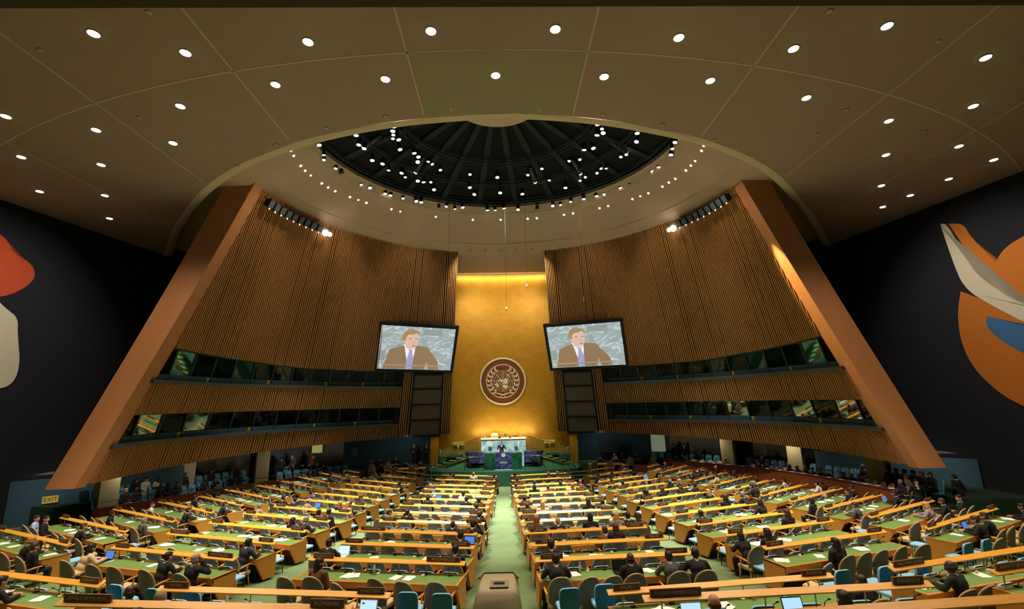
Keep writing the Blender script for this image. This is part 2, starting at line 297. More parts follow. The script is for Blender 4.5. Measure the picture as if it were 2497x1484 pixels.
# ------------------------------------------------------------------ measured layout (metres, world space)
DATA = {
'desks': [('CL', 0, -2.4, 33.66, 0.0, -17.6, 3.95),
 ('CL', 1, -2.5, 31.39, 0.06, -17.0, 3.98),
 ('CL', 2, -2.51, 28.92, 0.14, -16.0, 4.01),
 ('CL', 3, -2.53, 27.2, 0.21, -15.9, 4.01),
 ('CL', 4, -2.49, 25.46, 0.29, -15.1, 3.95),
 ('CL', 5, -2.64, 23.5, 0.4, -15.1, 4.02),
 ('CL', 6, -2.66, 21.58, 0.51, -13.7, 4.01),
 ('CL', 7, -2.69, 19.78, 0.61, -13.3, 3.98),
 ('CL', 8, -2.63, 17.88, 0.72, -12.4, 3.91),
 ('CL', 9, -2.86, 16.23, 0.81, -12.0, 4.03),
 ('CL', 10, -2.81, 14.44, 0.92, -11.6, 3.97),
 ('CL', 11, -2.96, 12.6, 1.07, -10.1, 4.03),
 ('CR', 0, 2.29, 33.47, 0.0, 10.6, 3.82),
 ('CR', 1, 2.29, 30.97, 0.08, 9.8, 3.82),
 ('CR', 2, 2.3, 28.64, 0.15, 7.9, 3.8),
 ('CR', 3, 2.32, 26.91, 0.23, 8.0, 3.83),
 ('CR', 4, 2.37, 25.23, 0.3, 7.1, 3.84),
 ('CR', 5, 2.42, 23.25, 0.41, 7.7, 3.86),
 ('CR', 6, 2.42, 21.27, 0.53, 6.5, 3.87),
 ('CR', 7, 2.45, 19.39, 0.63, 5.6, 3.86),
 ('CR', 8, 2.49, 17.79, 0.72, 5.3, 3.89),
 ('CR', 9, 2.57, 15.9, 0.83, 5.1, 3.88),
 ('CR', 10, 2.64, 14.2, 0.94, 4.2, 3.9),
 ('CR', 11, 2.63, 12.35, 1.1, 3.2, 3.86),
 ('B', 0, -7.32, 36.18, 0.0, -36.2, 3.89),
 ('B', 1, -7.28, 33.76, 0.0, -34.0, 3.37),
 ('B', 2, -7.59, 31.3, 0.07, -32.9, 4.28),
 ('B', 3, -7.81, 29.48, 0.13, -31.2, 4.32),
 ('B', 4, -8.01, 27.65, 0.19, -29.7, 4.37),
 ('B', 5, -8.18, 25.83, 0.27, -28.5, 4.46),
 ('B', 6, -8.21, 23.66, 0.39, -27.2, 4.44),
 ('B', 7, -8.26, 21.56, 0.51, -24.5, 4.34),
 ('B', 8, -8.58, 19.79, 0.61, -23.9, 4.52),
 ('B', 9, -8.77, 17.94, 0.71, -21.5, 4.5),
 ('B', 10, -9.0, 16.14, 0.82, -20.2, 4.54),
 ('B', 11, -9.23, 14.27, 0.93, -18.5, 4.55),
 ('C', 0, -11.35, 37.13, 0.0, -48.7, 2.2),
 ('C', 1, -12.29, 35.44, 0.0, -46.4, 4.3),
 ('C', 2, -12.77, 33.44, 0.0, -44.3, 4.51),
 ('C', 3, -13.31, 31.66, 0.06, -41.4, 4.58),
 ('C', 4, -13.84, 29.86, 0.11, -39.1, 4.73),
 ('C', 5, -14.25, 27.75, 0.19, -37.8, 4.96),
 ('C', 6, -14.53, 25.58, 0.28, -35.8, 5.07),
 ('C', 7, -14.73, 23.36, 0.41, -33.4, 5.13),
 ('C', 8, -15.12, 21.27, 0.53, -31.5, 5.29),
 ('C', 9, -15.61, 19.39, 0.63, -29.4, 5.32),
 ('C', 10, -15.9, 17.3, 0.75, -27.2, 5.25),
 ('D', 0, 6.78, 35.28, 0.0, 32.9, 3.02),
 ('D', 1, 7.17, 33.12, 0.01, 33.1, 3.9),
 ('D', 2, 7.28, 30.44, 0.09, 30.9, 3.98),
 ('D', 3, 7.36, 28.66, 0.15, 29.0, 3.96),
 ('D', 4, 7.65, 26.83, 0.23, 27.5, 4.09),
 ('D', 5, 7.7, 24.86, 0.32, 25.9, 4.1),
 ('D', 6, 7.92, 22.93, 0.43, 24.3, 4.19),
 ('D', 7, 7.98, 20.95, 0.55, 22.5, 4.18),
 ('D', 8, 8.16, 19.15, 0.65, 20.9, 4.22),
 ('D', 9, 8.26, 17.16, 0.76, 19.1, 4.24),
 ('D', 10, 8.49, 15.46, 0.86, 17.4, 4.28),
 ('D', 11, 8.74, 13.7, 0.98, 16.3, 4.36),
 ('E', 0, 11.02, 36.43, 0.0, 47.8, 1.88),
 ('E', 1, 11.9, 34.51, 0.0, 45.8, 4.06),
 ('E', 2, 12.36, 32.45, 0.03, 43.8, 4.33),
 ('E', 3, 12.78, 30.45, 0.09, 41.1, 4.43),
 ('E', 4, 13.15, 28.36, 0.16, 38.6, 4.49),
 ('E', 5, 13.42, 26.46, 0.25, 36.8, 4.41),
 ('E', 6, 13.75, 24.22, 0.35, 34.7, 4.74),
 ('E', 7, 14.0, 22.18, 0.48, 32.7, 4.83),
 ('E', 8, 14.16, 20.09, 0.59, 29.9, 4.74),
 ('E', 9, 14.61, 18.22, 0.7, 28.0, 4.89),
 ('E', 10, 14.99, 16.25, 0.81, 26.7, 5.13),
 ('N', 0, -4.64, 10.3, 1.25, -8.5, 4.9),
 ('N', 1, -4.77, 8.22, 1.8, -7.0, 4.9),
 ('N', 2, -10.72, 11.75, 1.2, -17, 4.6),
 ('N', 3, 4.28, 10.15, 1.21, 6.6, 4.75),
 ('N', 4, 4.61, 8.37, 1.7, 3.0, 4.9),
 ('N', 5, 10.08, 10.98, 1.3, 14.5, 4.6),
 ('N', 6, 5.6, 6.5, 2.2, 4.5, 4.9),
 ('N', 7, 11.03, 9.7, 1.6, 13, 4.6)],
'people': [('b', 'l', 'l', 'u', 60, 45, -2.27), ('k', 'k', 'l', 'u', 60, 45, -1.44), ('h', 'k', 'm', 'u', 30, 44, -0.49), ('b', 'k', 'l', 'f', 15, 45, 0.95)
 , ('y', 'k', 'l', 'f', 20, 46, 1.76), ('b', 'k', 'l', 'u', 0, 46, 2.77), ('K', 'c', 'l', 'f', 20, 35, -2.2), ('k', 'k', 'l', 'f', 10, 35, 0.69)
 , ('g', 'k', 'l', 'a', 10, 35, 1.86), ('k', 'n', 'd', 'f', 10, 34, 1.86), ('B', 'k', 'd', 'a', 10, 70, -2.3), ('h', 't', 'm', 'u', 10, 70, -1.6)
 , ('k', 'k', 'l', 'f', 10, 72, 0.3), ('y', 'k', 'l', 'u', 20, 72, -1.2), ('b', 'k', 'l', 'u', 0, 71, -0.3), ('b', 'k', 'l', 'u', 0, 71, 0.7)
 , ('b', 'w', 'l', 'u', 40, 43, -1.07), ('g', 'g', 'l', 'u', 0, 44, 2.26), ('b', 'k', 'l', 'f', 10, 43, 1.76), ('k', 'k', 'l', 'u', 0, 42, -0.37)
 , ('g', 't', 'l', 'f', 5, 31, -2.32), ('k', 'n', 'l', 'f', 20, 42, 2.12), ('k', 'k', 'l', 'f', 10, 40, -0.8), ('k', 'k', 'd', 'u', 0, 40, -1.75)
 , ('k', 'k', 'd', 'a', 20, 41, -1.9), ('k', 'k', 'l', 'f', 0, 30, -2.37), ('k', 'n', 'l', 'f', 10, 30, -1.56), ('k', 'g', 'l', 'f', 20, 29, -1.83)
 , ('B', 't', 'l', 'f', 20, 30, -0.71), ('K', 'k', 'm', 'u', 0, 39, 1.61), ('k', 'k', 'd', 'u', 10, 39, -0.17), ('k', 'n', 'l', 'f', 10, 37, 1.2)
 , ('B', 'k', 'm', 'u', 50, 37, -2.06), ('k', 'k', 'm', 'u', 30, 37, -1.54), ('b', 'k', 'l', 'u', 60, 36, 0.56), ('b', 'k', 'l', 'f', 10, 27, -2.25)
 , ('y', 'k', 'l', 'u', 0, 27, 1.6), ('k', 'g', 'l', 'f', 10, 25, -1.83), ('k', 'k', 'l', 'f', 10, 25, -0.94), ('b', 'k', 'l', 'u', 40, 29, 1.91)
 , ('Y', 't', 'l', 'u', 0, 30, 1.98), ('y', 'k', 'l', 'u', 0, 30, 1.53), ('k', 'k', 'l', 'f', 20, 30, 1.81), ('k', 'k', 'd', 'u', 0, 31, 1.31)
 , ('k', 'k', 'd', 'u', 0, 31, 1.83), ('K', 'k', 'l', 'u', 0, 32, 1.36), ('g', 'k', 'l', 'f', 15, 32, 1.7), ('k', 'k', 'l', 'f', 5, 10, -2.01)
 , ('K', 'b', 'm', 'u', 20, 11, -1.22), ('g', 'k', 'l', 'f', 25, 7, -1.82), ('b', 'g', 'l', 'u', 40, 7, -1.58), ('k', 'k', 'm', 'u', 0, 7, -0.83)
 , ('k', 'k', 'm', 'u', 0, 5, -0.66), ('b', 'k', 'l', 'u', 0, 4, -1.69), ('k', 'w', 'd', 'u', 0, 4, 0.71), ('b', 'n', 'l', 'u', 0, 5, 1.19)
 , ('k', 'k', 'd', 'u', 0, 5, 1.77), ('B', 'k', 'd', 'u', 0, 6, 1.76), ('B', 'k', 'd', 'u', 10, 7, 1.99), ('k', 'k', 'd', 'a', 10, 8, 1.76)
 , ('B', 'n', 'd', 'u', 0, 8, 1.1), ('k', 'k', 'm', 'u', 0, 9, 1.76), ('k', 'k', 'm', 'u', 0, 10, 1.72), ('k', 'k', 'l', 'u', 20, 70, 1.69)
 , ('g', 'w', 'l', 'u', 0, 71, 1.6), ('k', 'n', 'm', 'u', 20, 2, -1.72), ('k', 'k', 'm', 'u', 0, 1, -1.93), ('k', 'g', 'm', 'u', 0, 0, -0.99)
 , ('k', 'n', 'm', 'u', 0, 0, -0.77), ('B', 'w', 'l', 'u', 0, 0, 0.65), ('b', 'b', 'm', 'u', 0, 0, 2.08), ('y', 'r', 'l', 'u', 0, 2, 1.72)
 , ('k', 'k', 'm', 'u', 0, 26, 2.25), ('k', 'k', 'd', 'u', 0, 12, -1.83), ('k', 'k', 'l', 'u', 0, 13, -1.73), ('B', 'k', 'm', 'u', 0, 12, 0.43)
 , ('g', 'k', 'l', 'u', 0, 12, 1.05), ('b', 'k', 'l', 'u', 20, 12, 1.81), ('B', 'k', 'm', 'u', 0, 14, 1.86), ('b', 'g', 'l', 'u', 0, 14, -1.84)
 , ('k', 'g', 'l', 'u', 0, 14, -0.8), ('K', 'k', 'l', 'u', 0, 15, -0.92), ('b', 'r', 'l', 'u', 0, 15, -0.2), ('K', 'k', 'l', 'u', 0, 14, 0.7)
 , ('O', 't', 'l', 'u', 0, 15, 1.12), ('O', 't', 'l', 'u', 0, 15, 1.59), ('k', 'k', 'm', 'u', 0, 17, -1.7), ('b', 'k', 'l', 'u', 0, 18, -1.64)
 , ('Y', 'w', 'l', 'u', 0, 18, -1.02), ('K', 'k', 'm', 'u', 0, 18, 0.89), ('k', 'k', 'm', 'f', 10, 18, 1.55), ('O', 'g', 'l', 'u', 0, 20, -1.55)
 , ('y', 'n', 'l', 'u', 0, 20, -0.83), ('Y', 'm', 'l', 'u', 10, 20, 1.18), ('N', 'b', 'l', 'f', 20, 20, 2.0), ('h', 'k', 'm', 'u', 0, 20, 0.28)
 , ('b', 'b', 'l', 'f', -20, 21, 0.41), ('N', 'k', 'l', 'u', 0, 21, 0.64), ('k', 'k', 'm', 'f', -20, 20, 1.71), ('k', 'n', 'd', 'u', 0, 22, -1.54)
 , ('k', 'k', 'm', 'f', 0, 23, -1.54), ('B', 'k', 'd', 'u', 0, 23, 0.11), ('k', 'g', 'd', 'f', 0, 23, 1.09), ('k', 'k', 'd', 'f', 10, 23, 1.71)
 , ('B', 'k', 'l', 'u', 0, 74, -1.7), ('k', 'k', 'm', 'u', 0, 49, -1.82), ('k', 'k', 'm', 'u', 0, 48, -2.1), ('k', 'k', 'm', 'f', 0, 50, -1.31)
 , ('k', 'k', 'l', 'u', 0, 52, -1.59), ('k', 'k', 'm', 'u', 0, 48, -0.88), ('b', 'b', 'l', 'u', 30, 47, 1.27), ('y', 'k', 'l', 'u', 0, 47, 1.35)
 , ('g', 'k', 'l', 'u', 40, 47, 1.52), ('k', 'k', 'm', 'u', 0, 48, 1.3), ('k', 'k', 'l', 'u', 0, 48, 1.47), ('g', 'n', 'l', 'f', -50, 59, 0.66)
 , ('k', 'k', 'm', 'u', -20, 61, -1.44), ('y', 'w', 'l', 'u', 0, 60, -1.06), ('k', 'k', 'm', 'f', -20, 61, -1.05), ('b', 'k', 'm', 'f', -20, 61, -0.22)
 , ('b', 'k', 'm', 'u', -30, 61, 0.18), ('B', 'k', 'l', 'f', -40, 61, 2.31), ('b', 'c', 'l', 'f', -20, 62, -0.73), ('k', 'k', 'l', 'u', -10, 51, 0.77)
 , ('g', 'k', 'l', 'u', -20, 51, 0.88), ('k', 'k', 'm', 'u', -20, 52, 0.59), ('k', 'k', 'm', 'u', -10, 52, 1.55), ('Y', 'k', 'l', 'u', -20, 51, 1.58)
 , ('N', 'k', 'l', 'u', 0, 52, -0.62), ('k', 'k', 'm', 'u', 0, 52, -1.72), ('Y', 'k', 'l', 'u', -10, 53, 1.06), ('k', 'k', 'm', 'f', -20, 54, 1.1)
 , ('K', 'k', 'm', 'f', -20, 55, 1.52), ('k', 'n', 'd', 'u', -10, 55, -1.66), ('K', 'k', 'm', 'u', 0, 54, 0.78), ('b', 'k', 'l', 'f', -20, 64, -1.36)
 , ('k', 'k', 'l', 'f', -10, 64, -1.67), ('h', 'k', 'm', 'f', 0, 57, -2.17), ('K', 'm', 'm', 'u', -40, 62, 0.46), ('K', 'k', 'm', 'u', -40, 62, 1.24)
 , ('y', 'w', 'l', 'u', 60, 47, 1.39), ('g', 'k', 'l', 'u', 40, 47, 1.66), ('g', 'k', 'm', 'f', -20, 54, 2.1), ('k', 'k', 'm', 'u', -50, 63, 1.0)
 , ('K', 'w', 'm', 'u', -30, 64, 1.36), ('N', 'k', 'l', 'u', 0, 56, 0.87), ('h', 'k', 'm', 'u', 0, 66, -2.45), ('k', 'w', 'l', 'f', -40, 65, 1.94)
 , ('b', 'k', 'm', 'f', 60, 65, 2.29), ('k', 'k', 'l', 'u', -60, 66, 0.82), ('k', 'k', 'm', 'f', -40, 66, 1.94), ('b', 'g', 'l', 'f', -20, 67, -1.38)
 , ('K', 'k', 'm', 'u', 0, 57, -1.46), ('K', 'k', 'm', 'u', 0, 58, -0.76), ('k', 'k', 'l', 'u', -40, 68, 2.3), ('Y', 'm', 'l', 'f', -20, 68, 0.25)
 , ('b', 'k', 'l', 'f', -30, 69, -0.93), ('b', 'k', 'l', 'f', -30, 69, -0.24), ('k', 'k', 'm', 'f', -30, 69, 2.71), ('b', 'k', 'm', 'f', -40, 68, 1.55)
 , ('B', 'k', 'd', 'f', -20, 75, -1.5), ('b', 'k', 'm', 'a', -10, 73, 2.3), ('K', 'k', 'l', 'u', 0, 74, 0.25), ('k', 'k', 'm', 'f', -40, 67, 2.04)
 ],
'laptops': [(70, 2.1, 'w', 'w', 'open white laptop with bright screen by the PAKISTAN plate'),
 (10, -1.79, 'w', 'w', 'laptop with bright white screen in front of the person above MOROCCO'),
 (9, 1.82, 'b', 'k', 'small blue-lit laptop near the centre aisle behind MOZAMBIQUE'),
 (7, -1.16, 'k', 'k', 'open black laptop with dark screen in the centre-left block'),
 (23, 0.04, 'k', 'k', 'open dark laptop on the desk with the NAMIBIA plate'),
 (74, -1.75, 'w', 'w', 'bright laptop before the bald person at the RUSSIAN FEDERATION plate'),
 (74, -0.1, 'w', 'k', 'bright laptop before the long-haired person near the lower right'),
 (69, -0.52, 'b', 'k', 'blue-lit laptop on a desk at the far right'),
 (67, 2.17, 'b', 'w', 'pale blue laptop open on the outer right block'),
 (46, 1.18, 'k', 'k', 'open black laptop with dark screen at the far left'),
 (35, -2.07, 'b', 'k', 'tablet-like blue laptop beside the person in cream'),
 (30, -0.57, 'b', 'k', 'deep blue laptop in the inner left block'),
 (2, -1.8, 'b', 'k', 'blue-lit laptop near the stage in the centre-left block'),
 (3, -1.46, 'b', 'k', 'blue-lit laptop, left end of a desk in the centre-left block'),
 (4, -0.88, 'b', 'k', 'small blue laptop beside the dark-haired person, centre-left block'),
 (49, 1.79, 'b', 'w', 'pale blue laptop high in the inner right block'),
 (50, 1.19, 'k', 'w', 'white-framed laptop with dark screen in the inner right block')],
'DL': [(-11.34, 11.63), (-9.29, 12.39), (-5.51, 11.98), (-1.89, 11.59), (1.65, 11.54), (5.32, 11.88), (9.02, 12.35), (11.21, 11.47), (15.45, 12.78), (-7.32, 13.84), (-3.67, 13.61), (-0.08, 13.46), (3.47, 13.56), (7.08, 13.79), (10.94, 14.74), (-11.13, 14.95), (-17.62, 15.46), (-15.2, 16.36), (-19.83, 18.27), (-12.98, 17.31), (-17.16, 18.98), (-22.1, 21.47), (-19.45, 21.99), (-21.55, 24.88), (17.56, 15.3), (15.11, 16.2), (19.75, 18.13), (17.1, 18.8), (22.54, 19.34), (22.22, 21.22), (19.35, 21.88), (21.89, 23.1), (21.6, 24.6)],
'SP': [(-1.72, 15.26), (1.48, 15.34), (-4.16, 15.67), (3.88, 15.68), (-6.58, 16.4), (6.3, 16.35), (8.83, 17.49), (-9.04, 17.56), (11.22, 18.86), (-11.48, 19.2), (-16.62, 23.16), (-9.29, 10.93), (-13.4, 12.28), (-13.06, 15.63), (9.18, 10.96), (13.3, 12.11), (12.92, 15.51), (17.23, 16.99), (12.89, 17.16)],
'SM': [(-10.74, 22.38, 18.74), (-10.78, 22.82, 18.69), (-10.77, 23.7, 18.59), (-10.73, 24.17, 18.55), (-10.63, 24.69, 18.53), (-10.35, 25.61, 18.49), (-10.17, 26.12, 18.48), (-9.93, 26.63, 18.48), (-9.34, 27.56, 18.52), (-8.98, 28.06, 18.55), (-8.6, 28.52, 18.55), (-7.29, 29.76, 18.63), (-6.8, 30.19, 18.64), (-4.56, 31.42, 18.73), (-2.0, 32.17, 18.77), (0.01, 32.3, 18.8), (1.97, 32.12, 18.78), (2.62, 32.0, 18.76), (4.5, 31.34, 18.73), (5.1, 31.06, 18.71), (6.76, 30.04, 18.63), (7.26, 29.64, 18.62), (8.56, 28.38, 18.53), (8.94, 27.91, 18.51), (9.3, 27.41, 18.48), (9.86, 26.43, 18.45), (10.08, 25.92, 18.46), (10.29, 25.42, 18.45), (10.55, 24.46, 18.47), (10.64, 23.95, 18.5), (10.7, 23.49, 18.52), (10.68, 22.59, 18.62), (10.64, 22.2, 18.68)],
'HO': [(-2.34, 33.66, 17.52), (-1.19, 33.82, 17.53), (-0.01, 33.87, 17.53), (1.16, 33.81, 17.52), (2.35, 33.61, 17.54)],
'RIM': [(-9.41, 22.61), (-9.54, 23.62), (-9.73, 24.13), (-9.43, 25.13), (-9.25, 25.61), (-8.99, 26.86), (-8.57, 27.21), (-8.16, 27.67), (-7.42, 28.52), (-7.15, 28.79), (-6.43, 29.27), (-5.64, 29.75), (-5.34, 29.92), (-4.25, 30.71), (-3.18, 31.11), (-2.62, 30.87), (-0.37, 31.42), (0.27, 31.11), (-3.74, 30.67), (-0.92, 31.4), (0.27, 31.11), (2.6, 31.24), (4.19, 30.63), (4.82, 30.12), (5.65, 29.7), (6.44, 29.27), (6.89, 29.01), (7.43, 28.93), (7.76, 28.09), (8.22, 27.55), (9.0, 26.63), (9.17, 25.91), (9.36, 25.38), (9.58, 23.96), (9.44, 23.3), (9.35, 22.67), (9.34, 22.22), (1.25, 31.36), (3.66, 30.78)],
'INN': [(-7.41, 22.31), (-7.55, 23.22), (-7.37, 23.6), (-5.26, 21.53), (-5.44, 21.94), (-5.49, 22.29), (-5.59, 22.64), (-5.31, 22.75), (-7.28, 24.89), (-6.8, 25.3), (-6.63, 26.08), (-5.45, 23.73), (-4.75, 24.14), (-4.59, 24.55), (-4.73, 25.12), (-4.12, 25.09), (-3.93, 25.39), (-5.94, 26.44), (-5.82, 26.98), (-5.15, 27.5), (-4.81, 27.67), (-3.55, 26.11), (-1.82, 26.7), (-4.31, 28.75), (-1.73, 29.54), (0.01, 29.34), (-4.36, 27.68), (-1.96, 28.5), (-0.16, 27.11), (5.0, 21.49), (5.31, 21.9), (5.45, 22.28), (5.17, 22.49), (7.31, 22.0), (7.26, 22.34), (7.45, 23.16), (4.73, 23.96), (5.22, 23.79), (6.99, 24.77), (7.24, 24.51), (4.66, 25.02), (4.06, 25.19), (2.54, 26.08), (1.73, 26.86), (6.12, 26.13), (6.43, 26.13), (5.99, 26.71), (5.1, 27.69), (5.36, 27.24), (4.3, 28.7), (1.5, 29.57), (3.13, 27.61), (-0.15, 27.11)],
}
# ------------------------------------------------------------------ the hall
bm = NB(); ys = [-4, 2, 6.4, 8.3, 10.2, 12.3, 14.4, 16.8, 20, 22.4, 24.8, 28, 30.8, 33.6, 46]
rows = [[bm.verts.new((x, y, floor_z(y))) for x in (-30, -15, 0, 15, 30)] for y in ys]
for i in range(len(ys)-1):
    for k in range(4): bm.faces.new((rows[i][k], rows[i][k+1], rows[i+1][k+1], rows[i+1][k]))
struct('floor', bm, CARPET)

def cone(phi, z, off=0):      # the battered side walls are parts of one leaning cone
    k = (z-3.1)/13.9; a = R(phi); r = 17.6-4.8*k-off
    return Vector((r*math.sin(a), 23.2-1.4*k + r*math.cos(a), z))
def edge_z(phi): return 2.8 + (98.4-abs(phi))/13.2*14.4      # the leaning end of each wall
def edge_phi(z): return 98.4 - (z-2.8)/14.4*13.2
def zbot(phi): return 3.5 - .0078*abs(phi)
def w2top(phi): return 8.28 + max(0, abs(phi)-55)*.012
W1B, W1T, W2B = 4.3, 5.6, 7.12
def strip(bm, s, z0, z1, p0, p1, off0, off1, mi, n=1):
    for i in range(n):
        a = p0+(p1-p0)*i/n; b = p0+(p1-p0)*(i+1)/n
        P = [cone(s*a, z0, off0), cone(s*b, z0, off0), cone(s*b, z0, off1), cone(s*a, z0, off1),
             cone(s*a, z1, off0), cone(s*b, z1, off0), cone(s*b, z1, off1), cone(s*a, z1, off1)]
        hexa(bm, P, mi)
def backing(bm, s, z0f, z1f, p0, p1, n=60):
    va = []
    for i in range(n+1):
        p = p0+(p1-p0)*i/n; z1 = min(z1f(p), edge_z(p)); z0 = min(z0f(p), edge_z(p)-.01)
        va.append((bm.verts.new(cone(s*p, z0, -.14)), bm.verts.new(cone(s*p, z1, -.14)), bm.verts.new(cone(s*p, z0, -.25)), bm.verts.new(cone(s*p, z1, -.25))))
    for a, b in zip(va, va[1:]):
        for q in ((0, 1), (1, 3), (3, 2), (2, 0)):
            f = bm.faces.new((a[q[0]], b[q[0]], b[q[1]], a[q[1]])); f.material_index = 1
for s, nm in ((-1, 'wall_left'), (1, 'wall_right')):
    bm = NB(); rnd = random.Random(3)
    zb = lambda p: zbot(p); c = lambda v: (lambda p: v)
    backing(bm, s, zb, c(W1B), 14.6, 98.4); backing(bm, s, c(W1T), c(W2B), 14.6, 98.4); backing(bm, s, w2top, c(17.3), 14.6, 98.4)
    backing(bm, s, c(W1B), c(W1T), 14.6, 30, 8); backing(bm, s, c(W2B), c(8.29), 14.6, 30, 8)
    p = 14.8
    while p < 97.6:
        wd = .22
        for z0, z1 in ((zbot(p), W1B), (W1T, W2B), (w2top(p), 17.25)):
            z1 = min(z1, edge_z(p+3.3))
            if z1-z0 < .2: continue
            if 17.1 < p < 25.9 and z0 < 8: continue
            strip(bm, s, z0, z1, p, p+wd, .06, -.15, 0)
        if (p <= 17.1 or 25.9 <= p < 28.6):
            strip(bm, s, W1B, W1T, p, p+wd, .06, -.15, 0); strip(bm, s, W2B, 8.29, p, p+wd, .06, -.15, 0)
        p += .52 if rnd.random() > .07 else .66
    # veneered jamb along the fin
    n = 24
    for i in range(n):
        z0 = 2.8+14.4*i/n; z1 = 2.8+14.4*(i+1)/n; e0, e1 = edge_phi(z0), edge_phi(z1)
        d0, d1 = (3.4, 3.4)
        hexa(bm, [cone(s*(e0-d0), z0, .0), cone(s*e0, z0, .0), cone(s*e0, z0, -.3), cone(s*(e0-d0), z0, -.3),
                  cone(s*(e1-d1), z1, .0), cone(s*e1, z1, .0), cone(s*e1, z1, -.3), cone(s*(e1-d1), z1, -.3)], 2)
    struct(nm, bm, [SLAT, SLATBACK, FIN])
    # fin: the leaning slab that closes the wall towards the public side
    bm = NB(); ring = []
    for i in range(25):
        k = i/24; z = 2.72+14.5*k; q = cone(s*edge_phi(z), z); wdt = 1.12+.30*k
        ring.append([bm.verts.new(v) for v in (q+Vector((-s*.06, -.06, 0)), q+Vector((s*wdt, -.06, 0)), q+Vector((s*wdt, .5, 0)), q+Vector((-s*.05, .5, 0)))])
    for a_, b_ in zip(ring, ring[1:]):
        for k in range(4): bm.faces.new((a_[k], a_[(k+1) % 4], b_[(k+1) % 4], b_[k]))
    bm.faces.new(ring[0]); bm.faces.new(ring[-1])
    struct('trim_1' if s < 0 else 'trim_2', bm, FIN)
    # the two bands of booth windows
    for wi, (z0f, z1f, pe) in enumerate((((lambda p: W1B), (lambda p: W1T), 95.0), ((lambda p: W2B), w2top, 92.0))):
        bm = NB()
        N = 13; P0 = 28.8
        for i in range(N+1):
            p = P0+(pe-P0)*i/N
            P = []
            for z in (z0f(p), z1f(p)):
                P += [cone(s*(p-.17), z, -.25), cone(s*(p+.17), z, -.25), cone(s*(p+.17), z, -.38), cone(s*(p-.17), z, -.38)]
            hexa(bm, P)
        m = 52
        for i in range(m):
            a = P0+(pe-P0)*i/m; b_ = P0+(pe-P0)*(i+1)/m
            for (za, zb_, o0, o1, mi) in ((z0f(a)-.12, z0f(a)+.05, .16, -.4, 1), (z1f(a)-.03, z1f(a)+.06, -.02, -.4, 0), (z0f(a)+.05, z0f(a)+.34, -.26, -.33, 2)):
                strip(bm, s, za, zb_, a, b_, o0, o1, mi)
        root = struct('window_%d' % ((1 if s < 0 else 3)+wi), bm, [FRAME, SILL, BLUEGREY])
        for i in range(N):
            a = P0+(pe-P0)*i/N; b_ = P0+(pe-P0)*(i+1)/N; g = NB()
            v = [g.verts.new(cone(s*q, z, -.31)) for q, z in ((a, z0f(a)+.3), (b_, z0f(b_)+.3), (b_, z1f(b_)), (a, z1f(a)))]
            g.faces.new(v); obj('pane', g, GLASSR if (s > 0 and wi == 0 and i > 4) else GLASS, root)
        # the dark room behind the glass
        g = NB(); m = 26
        lightroom = (s > 0 and wi == 0)  # lower right booth: its lit look is put into a paler lining
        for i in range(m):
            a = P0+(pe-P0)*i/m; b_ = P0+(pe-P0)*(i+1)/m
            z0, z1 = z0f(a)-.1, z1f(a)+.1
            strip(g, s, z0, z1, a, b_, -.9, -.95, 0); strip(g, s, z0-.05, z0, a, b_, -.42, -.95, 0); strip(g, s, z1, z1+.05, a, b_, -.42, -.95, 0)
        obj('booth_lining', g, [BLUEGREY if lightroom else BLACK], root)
        # small yellow seat-number signs below the glass, writing too small to read
        for k in (2, 4, 7, 10):
            q = P0+(pe-P0)*(k+.08)/N; g = NB(); z = z0f(q)+.09
            strip(g, s, z, z+.24, q, q+.62, -.22, -.25, 0); obj('booth_number', g, mat('booth_yellow', 'b09428', .6), root)
    # loudspeaker column set into the wall
    root = thing('speaker_column', ('tall dark loudspeaker column beneath the left video screen' if s < 0 else 'tall dark loudspeaker column beneath the right video screen'), 'loudspeaker')
    bm = NB(); strip(bm, s, 3.3, 8.4, 17.2, 25.8, -.1, -.4, 0, 4)
    for p_ in (17.2, 25.5): strip(bm, s, 3.3, 8.4, p_, p_+.3, .12, -.1, 0)
    for z in (3.3, 4.55, 5.75, 6.95, 8.05): strip(bm, s, z-.06, z+.06, 17.2, 25.8, .1, -.1, 0, 4)
    strip(bm, s, 8.25, 8.4, 17.2, 25.8, .12, -.1, 0, 4)
    obj('cabinet', bm, BLACK, root)
    for z0, z1 in ((3.38, 4.47), (4.63, 5.67), (5.83, 6.87), (7.03, 7.97)):
        g = NB(); strip(g, s, z0, z1, 17.6, 25.4, .04, -.08, 0, 4); obj('grille', g, mat('speaker_cloth', '5c5048', .95, noise=.25, nscale=60), root)

